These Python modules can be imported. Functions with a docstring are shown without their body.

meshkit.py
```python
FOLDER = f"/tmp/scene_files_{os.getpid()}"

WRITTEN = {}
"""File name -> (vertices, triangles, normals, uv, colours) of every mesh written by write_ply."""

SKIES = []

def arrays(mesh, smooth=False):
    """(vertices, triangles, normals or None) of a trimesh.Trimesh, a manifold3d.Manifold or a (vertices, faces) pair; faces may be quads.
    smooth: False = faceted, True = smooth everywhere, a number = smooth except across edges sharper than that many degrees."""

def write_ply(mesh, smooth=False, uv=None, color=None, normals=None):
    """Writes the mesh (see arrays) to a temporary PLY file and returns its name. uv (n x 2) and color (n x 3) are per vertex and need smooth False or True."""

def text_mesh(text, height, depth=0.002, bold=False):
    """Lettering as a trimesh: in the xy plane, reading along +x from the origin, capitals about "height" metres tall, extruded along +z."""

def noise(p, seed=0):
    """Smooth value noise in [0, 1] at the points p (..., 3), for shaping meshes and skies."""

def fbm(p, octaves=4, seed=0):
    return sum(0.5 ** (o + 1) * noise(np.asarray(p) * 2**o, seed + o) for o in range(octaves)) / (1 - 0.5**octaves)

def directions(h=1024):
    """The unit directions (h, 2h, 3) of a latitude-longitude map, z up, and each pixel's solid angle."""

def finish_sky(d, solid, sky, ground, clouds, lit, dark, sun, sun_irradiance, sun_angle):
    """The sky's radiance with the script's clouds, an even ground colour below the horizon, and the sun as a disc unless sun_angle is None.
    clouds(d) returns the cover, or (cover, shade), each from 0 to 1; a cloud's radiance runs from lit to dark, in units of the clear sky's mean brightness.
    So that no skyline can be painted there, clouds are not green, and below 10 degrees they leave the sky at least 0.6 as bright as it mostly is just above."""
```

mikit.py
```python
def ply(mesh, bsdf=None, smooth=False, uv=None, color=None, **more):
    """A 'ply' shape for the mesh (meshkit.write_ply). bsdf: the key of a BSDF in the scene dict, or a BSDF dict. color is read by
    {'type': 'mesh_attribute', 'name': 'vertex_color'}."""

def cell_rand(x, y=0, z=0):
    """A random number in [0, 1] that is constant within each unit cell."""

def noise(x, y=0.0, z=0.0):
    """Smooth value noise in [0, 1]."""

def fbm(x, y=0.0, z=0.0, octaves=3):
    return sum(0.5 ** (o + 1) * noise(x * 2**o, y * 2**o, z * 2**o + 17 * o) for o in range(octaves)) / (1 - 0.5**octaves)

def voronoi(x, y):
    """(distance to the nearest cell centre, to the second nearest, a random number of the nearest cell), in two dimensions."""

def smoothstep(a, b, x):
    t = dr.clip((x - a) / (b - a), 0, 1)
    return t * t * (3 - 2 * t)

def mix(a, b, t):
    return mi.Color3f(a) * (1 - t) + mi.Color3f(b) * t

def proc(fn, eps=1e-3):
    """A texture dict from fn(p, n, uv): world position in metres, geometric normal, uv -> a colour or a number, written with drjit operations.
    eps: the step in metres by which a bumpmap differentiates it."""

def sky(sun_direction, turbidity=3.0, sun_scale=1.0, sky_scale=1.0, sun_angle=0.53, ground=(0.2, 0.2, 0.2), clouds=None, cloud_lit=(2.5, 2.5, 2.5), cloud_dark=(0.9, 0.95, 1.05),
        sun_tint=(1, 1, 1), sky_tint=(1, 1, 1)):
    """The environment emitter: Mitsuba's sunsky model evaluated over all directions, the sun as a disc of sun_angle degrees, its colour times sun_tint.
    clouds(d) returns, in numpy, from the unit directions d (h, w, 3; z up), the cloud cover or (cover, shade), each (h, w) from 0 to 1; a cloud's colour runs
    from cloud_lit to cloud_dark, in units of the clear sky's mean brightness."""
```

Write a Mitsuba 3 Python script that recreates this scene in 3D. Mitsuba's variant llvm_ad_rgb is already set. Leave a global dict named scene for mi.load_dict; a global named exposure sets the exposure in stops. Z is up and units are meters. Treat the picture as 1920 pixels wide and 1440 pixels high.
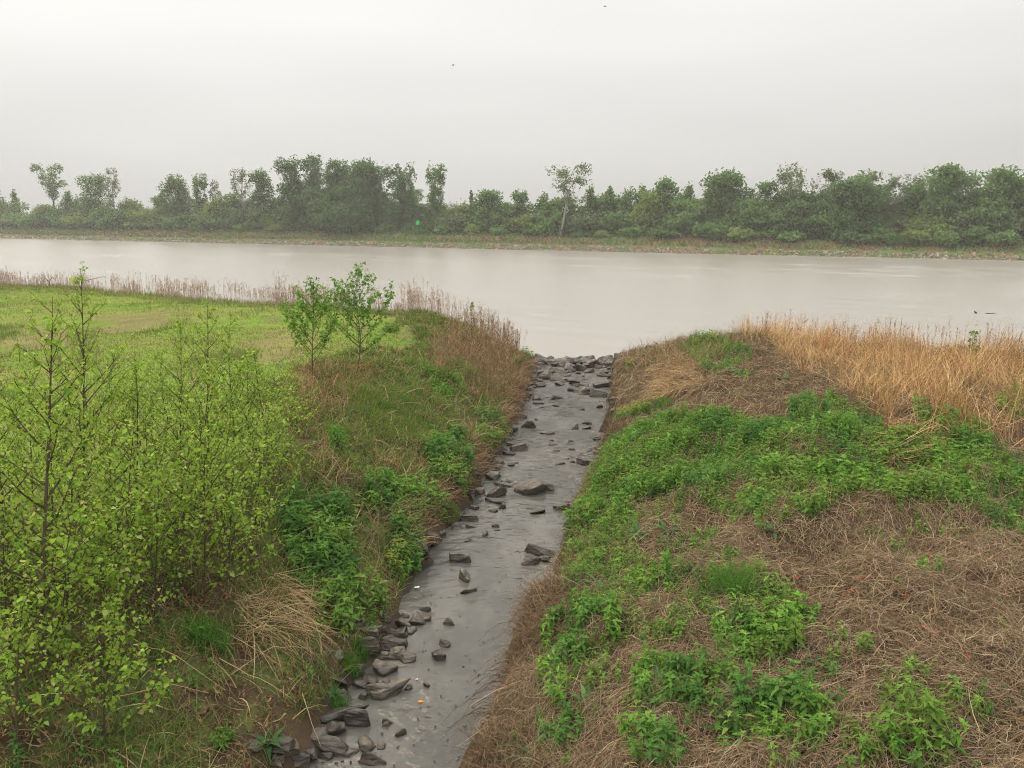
"""A small creek running between weedy banks into a wide brown river, under a bright overcast sky."""
import math
import numpy as np, trimesh, shapely
import drjit as dr, mitsuba as mi
import mikit, meshkit
from mikit import proc, noise, fbm, smoothstep, mix
T = mi.ScalarTransform4f
PI = math.pi
scene, labels = {}, {}
# ------------------------------------------------------------------ camera, sky, exposure
EYE = np.array([0.0, 0.0, 9.0])
PITCH = math.radians(12.3)
scene['camera'] = {'type': 'perspective', 'fov': 2 * math.degrees(math.atan(960 / 1450)), 'fov_axis': 'x', 'near_clip': 0.1, 'far_clip': 5000.0,
                   'to_world': T().look_at(origin=EYE.tolist(), target=[0, math.cos(PITCH), 9 - math.sin(PITCH)], up=[0, 0, 1])}
def overcast(d):
    """Even cloud: the standard overcast sky (about three times brighter overhead than at the horizon) with faint long bands."""
    q = np.stack([d[..., 0] * 1.8, d[..., 1] * 1.8, d[..., 2] * 9.0], -1)
    band = meshkit.fbm(q + 7.3, 3, 5) - 0.5
    warm = d @ np.array([-0.62, 0.62, 0.48])
    bright = (1 + 2 * np.clip(d[..., 2], 0, 1)) / 3 + 0.10 * band + 0.07 * np.clip(warm, 0, 1) ** 2
    return np.ones(d.shape[:2]), np.clip(1.18 - bright * 1.18, 0, 1)
SKY_LIT = (2.96, 2.93, 2.84)
scene['sky_light'] = mikit.sky((-0.55, 0.45, 0.75), turbidity=4, sun_scale=0.3, sun_angle=50, ground=(0.2, 0.19, 0.16), clouds=overcast,
                         cloud_lit=SKY_LIT, cloud_dark=tuple(0.03 * c for c in SKY_LIT), sun_tint=(1, 0.97, 0.92))
exposure = 2.78
# ------------------------------------------------------------------ the lie of the land
CREEK_Y = [-12, 3, 10.2, 10.8, 13, 14.3, 16.2, 17.7, 19.4, 21.9, 25, 28.4, 31.7, 37.1, 42.8, 47.5, 60]
CREEK_L = [-4.6, -3.7, -3.23, -3.06, -2.68, -2.28, -2.25, -2.04, -1.86, -1.28, -0.63, -0.2, 0.34, 0.79, 1.3, 1.35, 1.35]
RIGHT_Y = [-12, 3, 10.2, 11.4, 14.1, 16.5, 18.7, 21, 23.9, 26.9, 30.8, 37.1, 44.6, 47.5, 60]
RIGHT_X = [-1.7, -1.05, -0.48, -0.24, 0.45, 1.05, 1.41, 1.92, 2.57, 3.3, 3.96, 4.88, 6.01, 6.6, 6.6]
NX, NY = 0.4551, 0.8905                  # across the river
SHORE, FAR = 44.8, 187.9
def creek_z(y): return np.interp(y, [0, 9, 44.5, 47.3], [0.95, 0.85, 0.25, -0.02])
def rise(t, p=1.7): return 1 - (1 - np.clip(t, 0, 1)) ** p
def sstep(a, b, x):
    t = np.clip((np.asarray(x, float) - a) / (b - a), 0, 1)
    return t * t * (3 - 2 * t)
def raw_height(x, y):
    x, y = np.broadcast_arrays(np.asarray(x, float), np.asarray(y, float))
    p = np.stack([x, y, 0 * x], -1)
    s = NX * x + NY * y
    zc = creek_z(y)
    bump = 1.45 * (meshkit.fbm(p / 1.3, 3, 1) - 0.5) + 0.45 * (meshkit.noise(p / 0.42, 9) - 0.5)
    swell = meshkit.fbm(p / 9.0, 2, 2) - 0.5
    dl = np.interp(y, CREEK_Y, CREEK_L) - x + 0.40 * (meshkit.noise(p / 0.7, 3) - 0.5) + 0.45 * (meshkit.noise(p / 1.9, 13) - 0.5)
    dr_ = x - np.interp(y, RIGHT_Y, RIGHT_X) + 0.45 * (meshkit.noise(p / 0.7, 4) - 0.5) + 0.7 * (meshkit.noise(p / 1.7, 14) - 0.5)
    inland = SHORE - s + 1.2 * (meshkit.noise(p / 3.0, 5) - 0.5)
    f2 = rise(inland / 7.0)
    left = zc + 0.22 * sstep(0, 0.5, dl) * sstep(-0.3, 1, inland) + (3.3 + 0.5 * swell - zc - 0.22) * rise(dl / 7.5) * f2 + 0.35 * bump * sstep(0.3, 2.5, dl) * (1 - 0.75 * sstep(7, 9, dl))
    right = zc + 0.62 * sstep(0, 0.28, dr_) * sstep(-0.3, 1, inland) + (3.75 - 0.7 * sstep(20, 34, y) + 0.4 * swell - zc - 0.62) * rise(dr_ / 6.5) * f2 + 0.45 * bump * sstep(0.2, 2.0, dr_)
    deep = np.minimum(-dl, -dr_)
    bed = zc - 0.10 - 0.22 * sstep(0, 0.9, deep) + 0.04 * bump
    z = np.where(dl > 0, left, np.where(dr_ > 0, right, bed))
    z = np.where(inland < 0, np.maximum(-1.6, np.minimum(z, 0.02 + inland * 0.3)), z)
    over = s - FAR + 2.0 * (meshkit.noise(p / 14.0, 6) - 0.5)
    far = 1.5 * rise(over / 4.0, 1.2) + 1.7 * sstep(4, 14, over) + 0.9 * swell * sstep(6, 16, over) + 0.5 * (meshkit.noise(p / 4.0, 8) - 0.5) * sstep(3, 9, over)
    return np.where(over > 0, far, np.where(s > 120, np.maximum(-1.6, over * 0.4), z))
# ------------------------------------------------------------------ the plan: metres, x right, y towards the river
ROCKS_MOUTH = [(1.33, 48.41, 0.27, 0.41, 0.15), (1.74, 47.94, 0.5, 0.31, 0.14), (2.38, 47.36, 0.38, 0.53, 0.21), (3.15, 47.17, 0.7, 0.51, 0.23), (2.7, 46.42, 0.45, 0.41, 0.19), (3.23, 45.45, 0.73, 0.51, 0.23), (1.77, 45.38, 0.51, 0.37, 0.17), (2.35, 45.64, 0.62, 0.23, 0.1), (1.86, 44.2, 0.59, 0.36, 0.16), (2.69, 43.13, 0.62, 0.37, 0.17), (3.31, 43.64, 0.49, 0.61, 0.27), (3.84, 43.85, 0.65, 0.64, 0.3), (4.5, 45.84, 0.73, 0.63, 0.29), (4.1, 47.07, 0.45, 0.3, 0.13), (4.83, 45.1, 0.54, 0.81, 0.3), (4.44, 44.68, 0.29, 0.28, 0.13), (5.32, 45.36, 0.33, 0.34, 0.16), (5.84, 47.29, 0.42, 0.39, 0.18), (6.34, 47.59, 0.5, 0.28, 0.12), (5.17, 43.27, 0.42, 0.26, 0.12), (5.66, 44.14, 0.35, 0.25, 0.11), (5.72, 45.13, 0.36, 0.2, 0.09), (5.14, 41.97, 0.71, 0.25, 0.12), (4.35, 43.11, 0.48, 0.31, 0.15), (1.55, 42.73, 0.38, 0.31, 0.15), (1.82, 41.44, 0.66, 0.63, 0.31), (1.37, 40.76, 0.2, 0.3, 0.11), (1.51, 40.46, 0.29, 0.21, 0.11), (1.4, 39.16, 0.5, 0.37, 0.19)]
ROCKS_UPPER = [(2.45, 40.85, 0.58, 0.31, 0.15), (3.06, 41.93, 0.47, 0.17, 0.08), (3.02, 40.55, 0.57, 0.21, 0.11), (3.94, 40.81, 0.33, 0.21, 0.11), (3.12, 38.05, 0.55, 0.29, 0.15), (3.59, 38.88, 0.63, 0.43, 0.22), (3.68, 37.41, 0.75, 0.62, 0.34), (4.23, 36.76, 0.77, 0.45, 0.25), (4.6, 39.05, 0.72, 0.45, 0.24), (1.1, 35.97, 0.52, 0.37, 0.21), (2.14, 35.97, 0.48, 0.37, 0.21), (2.61, 36.53, 0.38, 0.13, 0.05), (1.58, 36.31, 0.29, 0.1, 0.04), (1.24, 35.03, 0.51, 0.2, 0.11), (4.24, 35.43, 0.26, 0.09, 0.04), (0.57, 35.72, 0.23, 0.15, 0.08)]
ROCKS_MID = [(3.12, 33.71, 0.32, 0.18, 0.11), (4.01, 34.32, 0.3, 0.24, 0.14), (2.58, 30.53, 0.29, 0.44, 0.16), (3.13, 31.22, 0.36, 0.15, 0.1), (3.05, 30.5, 0.35, 0.13, 0.09), (1.04, 31.9, 0.14, 0.1, 0.06), (0.63, 30.74, 0.65, 0.38, 0.25), (1.4, 29.62, 0.54, 0.19, 0.11), (1.52, 28.66, 0.15, 0.07, 0.05), (2.27, 28.43, 0.22, 0.13, 0.09), (1.57, 27.95, 0.33, 0.11, 0.05), (2.2, 27.42, 0.21, 0.08, 0.06), (1.63, 27.2, 0.21, 0.11, 0.08), (0.25, 27.37, 0.58, 0.36, 0.26), (-0.06, 28.01, 0.3, 0.2, 0.14), (0.02, 26.75, 0.2, 0.13, 0.1), (2.49, 25.56, 0.52, 0.27, 0.21), (1.67, 25.57, 0.32, 0.12, 0.09), (2.05, 25.79, 0.25, 0.15, 0.11), (1.93, 26.27, 0.18, 0.06, 0.04), (-0.03, 25.52, 0.21, 0.11, 0.08), (0.16, 25.75, 0.16, 0.06, 0.04), (3.3, 28.82, 0.28, 0.19, 0.13), (3.21, 26.93, 0.44, 0.4, 0.24), (3.2, 25.96, 0.3, 0.15, 0.11), (1.9, 34.65, 0.52, 0.18, 0.06), (1.3, 34.17, 0.28, 0.1, 0.06)]
ROCKS_LOWER = [(-0.25, 23.39, 0.62, 0.22, 0.09), (-0.16, 23.73, 0.35, 0.12, 0.06), (-0.48, 22.24, 0.67, 0.3, 0.26), (-0.51, 21.79, 0.54, 0.19, 0.13), (-0.3, 21.32, 0.24, 0.16, 0.13), (-1.02, 22.47, 0.41, 0.34, 0.23), (0.55, 22.67, 0.84, 0.38, 0.33), (1.01, 22.97, 0.53, 0.26, 0.23), (0.72, 20.99, 0.4, 0.14, 0.13), (1.48, 21.18, 0.53, 0.21, 0.19), (1.84, 20.71, 0.19, 0.13, 0.1), (-0.54, 21.03, 0.27, 0.09, 0.08), (-0.45, 19.85, 0.19, 0.1, 0.1), (-0.73, 19.31, 0.15, 0.22, 0.09), (-0.39, 19.6, 0.11, 0.04, 0.04), (-1.13, 18.9, 0.22, 0.08, 0.05), (-1.26, 17.63, 0.51, 0.19, 0.21), (0.7, 18.07, 0.67, 0.23, 0.16), (0.47, 17.5, 0.37, 0.19, 0.2), (0.78, 17.64, 0.28, 0.15, 0.15), (-1.12, 19.88, 0.28, 0.1, 0.07), (-1.11, 21.2, 0.28, 0.13, 0.12), (-1.2, 20.35, 0.48, 0.19, 0.18), (-1.49, 19.78, 0.27, 0.29, 0.15), (-0.66, 24.16, 0.33, 0.12, 0.07)]
ROCKS_NEAR = [(-1.08, 16.7, 0.27, 0.4, 0.15), (-0.98, 15.96, 0.35, 0.12, 0.1), (-1.86, 15.17, 0.23, 0.08, 0.08), (-1.76, 14.71, 0.21, 0.11, 0.12), (-1.3, 14.58, 0.23, 0.17, 0.13), (-1.33, 13.71, 0.21, 0.16, 0.11), (-1.39, 13.26, 0.23, 0.24, 0.13), (0.68, 16.34, 0.43, 0.15, 0.12), (0.55, 15.39, 0.37, 0.16, 0.2), (0.13, 14.2, 0.21, 0.09, 0.12)]
ROCKS_NEAR2 = [(-2.28, 10.7, 0.23, 0.31, 0.13), (-2.06, 10.7, 0.11, 0.17, 0.06), (-2.13, 10.29, 0.34, 0.12, 0.18), (-2.04, 11.28, 0.18, 0.07, 0.1), (-2.06, 11.2, 0.1, 0.04, 0.06), (-1.8, 10.99, 0.17, 0.09, 0.09), (-1.84, 12.26, 0.13, 0.11, 0.07), (-1.53, 12.35, 0.12, 0.06, 0.07)]
RIPRAP = [(-2.27, 14.5, 0.39, 0.31, 0.22), (-2.74, 13.5, 0.34, 0.12, 0.17), (-2.58, 14.0, 0.2, 0.17, 0.11), (-2.31, 14.04, 0.43, 0.15, 0.18), (-2.02, 14.22, 0.18, 0.22, 0.1), (-2.72, 13.21, 0.42, 0.19, 0.23), (-2.31, 13.64, 0.53, 0.19, 0.22), (-2.17, 13.3, 0.3, 0.3, 0.16), (-2.47, 13.25, 0.3, 0.11, 0.14), (-2.33, 12.8, 0.41, 0.29, 0.23), (-2.55, 12.52, 0.24, 0.36, 0.13), (-2.83, 12.7, 0.24, 0.25, 0.13), (-2.74, 12.38, 0.33, 0.13, 0.18), (-3.16, 12.73, 0.18, 0.27, 0.1), (-2.23, 14.81, 0.19, 0.07, 0.1), (-1.98, 13.2, 0.27, 0.26, 0.15), (-1.95, 14.63, 0.4, 0.28, 0.22)]
RIPRAP2 = [(-2.61, 12.04, 0.22, 0.23, 0.12), (-2.34, 12.07, 0.42, 0.16, 0.23), (-2.12, 12.11, 0.67, 0.23, 0.19), (-2.26, 12.43, 0.14, 0.15, 0.07), (-2.81, 11.37, 0.78, 0.27, 0.28), (-2.6, 11.28, 0.53, 0.18, 0.27), (-2.96, 11.02, 0.54, 0.19, 0.16), (-2.85, 10.64, 0.62, 0.22, 0.25), (-2.61, 10.52, 0.39, 0.14, 0.11), (-2.89, 10.42, 0.26, 0.09, 0.1), (-3.21, 10.2, 0.28, 0.1, 0.14), (-3.09, 10.4, 0.16, 0.24, 0.09)]
SAPLINGS = [(-6.68, 9.93, 5.41, 0.61, 1), (-8.2, 14.02, 5.18, 0.43, 2), (-7.14, 15.84, 4.07, 0.28, 3), (-5.43, 12.48, 4.31, 0.44, 4), (-6.89, 18.16, 3.82, 0.26, 5), (-6.38, 11.7, 3.29, 0.55, 6), (-8.23, 11.65, 3.86, 0.43, 7), (-7.25, 14.13, 3.7, 0.18, 8), (-6.01, 18.19, 3.21, -0.17, 9), (-5.84, 11.67, 2.96, 0.2, 10), (-5.43, 15.34, 2.91, 0.42, 11), (-7.09, 11.26, 2.86, 0.43, 12), (-7.1, 17.3, 4.27, 0.27, 13), (-6.09, 21.25, 2.02, -0.18, 14), (-5.78, 14.49, 2.43, 0.3, 17), (-10.05, 15.32, 2.73, 0.36, 18), (-9.05, 16.53, 3.04, 0.45, 19), (-8.69, 18.57, 2.58, 0.12, 20), (-7.16, 20.18, 2.49, 0.25, 23), (-5.61, 17.7, 2.0, 0.0, 24), (-5.97, 13.12, 2.65, 0.24, 25), (-8.22, 13.02, 2.89, 0.27, 26), (-6.13, 10.36, 2.54, 0.36, 27), (-8.53, 16.56, 2.45, 0.37, 28), (-5.25, 13.24, 2.29, 0.27, 29), (-7.3, 10.13, 2.47, 0.3, 30), (-8.95, 14.72, 2.65, 0.22, 31), (-6.49, 15.24, 2.76, 0.13, 33), (-6.26, 8.54, 2.13, 0.36, 15), (-5.44, 9.1, 2.11, 0.34, 16)]
PAIR = [(-7.01, 26.62, 3.64, 0.25, 21), (-5.93, 28.84, 4.12, 0.31, 22)]
BUSHLETS = [(-2.13, 40.59, 2.55, 0.03, 31), (16.74, 27.5, 1.52, -0.19, 32)]
NETTLE_FIELD = [(3.4, 26.0), (4.4, 25.4), (5.4, 22.8), (6.3, 20.0), (7.4, 19.3), (8.1, 18.8), (9.4, 19.3), (8.2, 16.6), (10.5, 18.3), (11.3, 18.0), (10.3, 16.1), (10.6, 15.2), (8.2, 11.6), (8.2, 12.3), (7.9, 13.2), (6.9, 12.9), (6.4, 13.8), (5.3, 12.8), (4.5, 12.8), (4.2, 14.8), (3.7, 17.3), (2.8, 17.5), (2.2, 17.5), (1.6, 17.1), (2.3, 22.7)]
NETTLE_PATCHES = [[(7.7, 20.6), (9.1, 21.4), (9.6, 20.6), (9.3, 19.2), (7.2, 18.8)],
    [(1.1, 14.5), (2.0, 14.2), (2.4, 13.1), (2.7, 11.8), (3.2, 11.6), (3.9, 11.0), (4.1, 10.4), (3.6, 9.0), (3.3, 9.0), (2.9, 10.2), (2.1, 10.9), (1.6, 11.5), (1.2, 12.4)],
    [(0.6, 11.9), (1.1, 12.2), (1.6, 11.2), (1.8, 10.6), (1.5, 10.6), (0.8, 10.7)],
    [(2.9, 10.6), (3.8, 10.6), (3.9, 9.8), (3.2, 8.9), (2.9, 9.4)],
    [(1.6, 8.9), (1.8, 9.5), (2.3, 9.4), (2.5, 8.7), (2.3, 8.1), (1.9, 8.4)],
    [(2.7, 8.8), (3.2, 9.0), (3.5, 8.7), (3.1, 8.0), (2.7, 8.2)],
    [(1.3, 17.3), (2.0, 18.5), (2.7, 17.9), (2.6, 16.3), (1.9, 15.0), (1.3, 15.6)],
    [(2.6, 8.1), (3.0, 8.1), (3.4, 7.7), (3.3, 7.3), (2.7, 7.0), (2.4, 7.2)],
    [(1.5, 8.2), (1.8, 8.1), (1.8, 7.5), (1.4, 7.6)],
    [(1.5, 17.3), (2.2, 22.8), (3.0, 26.1), (3.2, 23.7), (2.9, 19.3), (2.4, 18.4), (1.8, 17.0)],
    [(0.9, 14.0), (1.2, 15.9), (1.9, 16.0), (2.6, 16.0), (2.4, 14.1), (1.7, 14.0), (1.1, 12.6)],
    [(0.5, 10.9), (1.0, 12.6), (1.2, 12.4), (1.3, 10.7), (0.6, 9.8)],
    [(0.0, 9.2), (0.2, 9.7), (0.7, 9.6), (0.8, 8.4)],
    [(-3.8, 19.5), (-2.6, 21.5), (-1.9, 20.3), (-2.6, 18.5), (-3.5, 18.3)],
    [(-4.4, 14.9), (-3.6, 15.6), (-3.2, 14.4), (-3.7, 13.5)],
    [(-2.7, 23.2), (-1.8, 25.6), (-1.3, 23.2), (-1.4, 21.6), (-2.2, 21.6)],
    [(-2.9, 17.6), (-2.3, 18.4), (-2.2, 17.0), (-2.6, 16.0)],
    [(-5.2, 16.8), (-4.2, 18.0), (-3.6, 15.8), (-4.2, 14.0)],
    [(-1.2, 28.9), (-0.3, 29.5), (-0.3, 27.2), (-0.9, 26.1)],
    [(-3.3, 13.7), (-2.7, 14.7), (-2.7, 13.7), (-3.1, 13.1)],
    [(-3.6, 31.8), (-2.0, 36.0), (-1.4, 32.2), (-2.7, 29.2)],
    [(10.7, 19.7), (10.9, 18.4), (10.2, 17.6), (9.9, 18.1)],
    [(14.2, 21.7), (15.4, 22.7), (13.0, 19.0), (12.2, 18.5)]]
SPARSE_GREEN = [[(8.4, 38.8), (10.0, 37.9), (10.1, 32.8), (8.4, 27.1), (7.7, 30.4)],
    [(2.8, 17.5), (4.7, 13.9), (4.4, 12.5), (3.6, 14.3), (2.5, 16.4)],
    [(6.6, 13.7), (7.6, 13.0), (7.5, 12.2), (6.6, 12.1), (6.1, 12.4)],
    [(3.0, 14.3), (3.8, 14.4), (3.9, 11.2), (2.7, 11.9)]]
NETTLE_CLUMPS = [(4.21, 8.74, 0.4), (4.61, 8.06, 0.36), (4.19, 7.1, 0.75), (4.29, 7.68, 0.42), (4.96, 7.42, 0.4), (3.76, 6.9, 0.42), (3.49, 6.99, 0.36), (3.91, 9.71, 0.5), (3.14, 8.04, 0.5), (3.11, 7.36, 0.5), (4.11, 6.75, 0.42), (6.2, 11.65, 0.3), (5.99, 12.06, 0.3), (6.19, 10.6, 0.38), (3.78, 8.46, 0.35), (3.49, 9.25, 0.45), (1.3, 9.92, 0.4), (1.42, 9.69, 0.35), (2.16, 10.1, 0.4), (1.94, 10.42, 0.35), (2.4, 10.23, 0.4), (2.88, 7.64, 0.4), (2.52, 8.87, 0.35), (-4.21, 9.82, 0.35), (0.71, 9.09, 0.5)]
DOCKS_RIGHT = [(0.76, 9.98, 0.42), (1.29, 13.32, 0.5), (1.9, 8.94, 0.4), (2.73, 7.84, 0.5), (1.69, 8.22, 0.3), (2.08, 15.6, 0.35), (2.55, 14.38, 0.35), (3.06, 14.32, 0.35), (8.47, 31.3, 0.5), (8.29, 28.38, 0.5), (8.49, 34.61, 0.45), (9.39, 31.86, 0.45), (8.99, 25.23, 0.35), (7.42, 24.94, 0.35), (4.55, 12.59, 0.4), (1.03, 9.45, 0.35), (0.29, 9.11, 0.45), (1.61, 12.6, 0.45), (1.95, 13.04, 0.4), (3.87, 8.61, 0.35)]
DOCKS_LEFT = [(-4.7, 15.92, 0.45), (-4.18, 15.68, 0.45), (-3.94, 16.65, 0.4), (-4.17, 14.52, 0.45), (-3.74, 14.72, 0.4), (-5.07, 16.64, 0.35), (-3.59, 15.59, 0.4), (-3.88, 24.09, 0.3), (-3.63, 10.14, 0.35), (-3.94, 17.28, 0.35), (-2.96, 14.6, 0.3), (-4.59, 16.86, 0.3), (-3.07, 11.84, 0.25), (-2.37, 23.5, 0.25)]
FLOWER_WEEDS = [(4.23, 27.59, 0.55), (4.64, 27.73, 0.55), (5.04, 27.77, 0.5), (4.03, 28.24, 0.45), (-1.99, 21.96, 0.55), (-1.82, 22.83, 0.5), (-1.47, 22.47, 0.45), (-2.25, 22.14, 0.45), (-2.56, 16.77, 0.55), (-2.41, 17.13, 0.45), (-2.62, 16.3, 0.4), (-0.41, 28.36, 0.5), (5.52, 27.76, 0.4), (5.9, 38.18, 0.4), (8.79, 36.96, 0.5), (9.45, 36.58, 0.5), (0.79, 45.02, 0.8), (0.29, 40.58, 0.6)]
GRASS_TUFTS = [(3.39, 11.0, 0.55), (3.52, 10.77, 0.5), (3.2, 11.08, 0.5), (-4.92, 11.51, 0.6), (-5.12, 11.69, 0.5), (5.45, 26.92, 0.4), (5.2, 27.58, 0.35), (-1.64, 20.36, 0.35), (-1.83, 19.95, 0.3), (-2.91, 11.69, 0.3), (-2.92, 12.65, 0.35), (-2.8, 13.06, 0.3), (-1.79, 20.4, 0.3), (-2.42, 11.98, 0.25), (-4.34, 25.43, 0.4), (-3.79, 26.7, 0.4), (-4.68, 24.35, 0.4), (8.49, 36.77, 0.5), (9.32, 34.15, 0.5)]
RIGHT_REEDS = [(10.7, 36.6), (11.7, 34.1), (10.3, 28.2), (10.1, 24.2), (9.5, 19.5), (8.9, 16.7), (10.8, 16.9), (10.9, 15.7), (19.6, 29.1), (37.1, 55.4), (29.6, 57.5), (25.1, 60.1), (20.7, 61.9)]
LIME_GRASS = [(-5.8, 25.6), (-3.9, 28.7), (-3.0, 25.6), (-3.6, 23.0), (-4.6, 22.9)]
DRY_PATCHES = [[(-8.2, 27.8), (-7.0, 29.4), (-5.1, 30.2), (-5.3, 24.2), (-5.8, 22.4), (-5.8, 20.3), (-6.6, 21.6)],
    [(-3.3, 39.5), (-0.3, 47.4), (1.0, 40.3), (0.0, 32.5), (-1.7, 30.6), (-3.6, 31.8)],
    [(-5.7, 19.6), (-4.7, 20.5), (-3.9, 19.7), (-4.6, 18.5), (-5.6, 18.4)],
    [(-4.0, 21.6), (-1.8, 22.8), (-2.1, 21.9), (-3.9, 20.5)],
    [(-1.6, 24.6), (-0.7, 26.5), (-0.7, 24.8), (-1.3, 22.7)]]
LODGED_STRAW = [[(-5.0, 12.7), (-4.6, 13.9), (-4.0, 13.7), (-3.7, 12.7), (-4.6, 11.7)],
    [(9.4, 19.3), (9.9, 18.7), (8.7, 15.9), (7.8, 15.7)],
    [(6.6, 35.0), (8.5, 34.7), (6.9, 26.5), (5.6, 28.3)]]
LAWN = [(-15.9, 23.3), (-41.3, 62.6), (-28.3, 57.0), (-16.8, 50.5), (-11.9, 48.0), (-7.4, 44.5), (-4.5, 40.1), (-5.2, 36.9), (-6.1, 33.6), (-8.3, 29.7), (-7.7, 24.8), (-6.6, 19.9), (-7.3, 16.3), (-8.8, 14.8), (-10.1, 14.4)]
BARE_LAWN = [[(-23.5, 35.2), (-25.1, 40.2), (-22.4, 38.9), (-20.0, 34.1), (-21.6, 32.2)],
    [(-23.2, 42.9), (-20.6, 47.2), (-17.9, 39.1), (-20.2, 38.1)],
    [(-12.2, 36.4), (-11.0, 39.6), (-9.3, 31.5), (-9.5, 28.7)]]
RUST_LEAVES = [(5.71, 11.44), (5.34, 10.62), (5.05, 10.3), (4.82, 10.07), (4.77, 10.07), (5.38, 10.14), (6.85, 11.24), (6.66, 11.56), (5.19, 9.0), (5.38, 8.92), (4.16, 8.54), (3.73, 8.45), (4.09, 6.95), (5.18, 6.89), (4.29, 10.86), (4.69, 7.91), (5.41, 8.28), (5.31, 9.9), (5.34, 9.72), (7.2, 11.29)]
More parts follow.
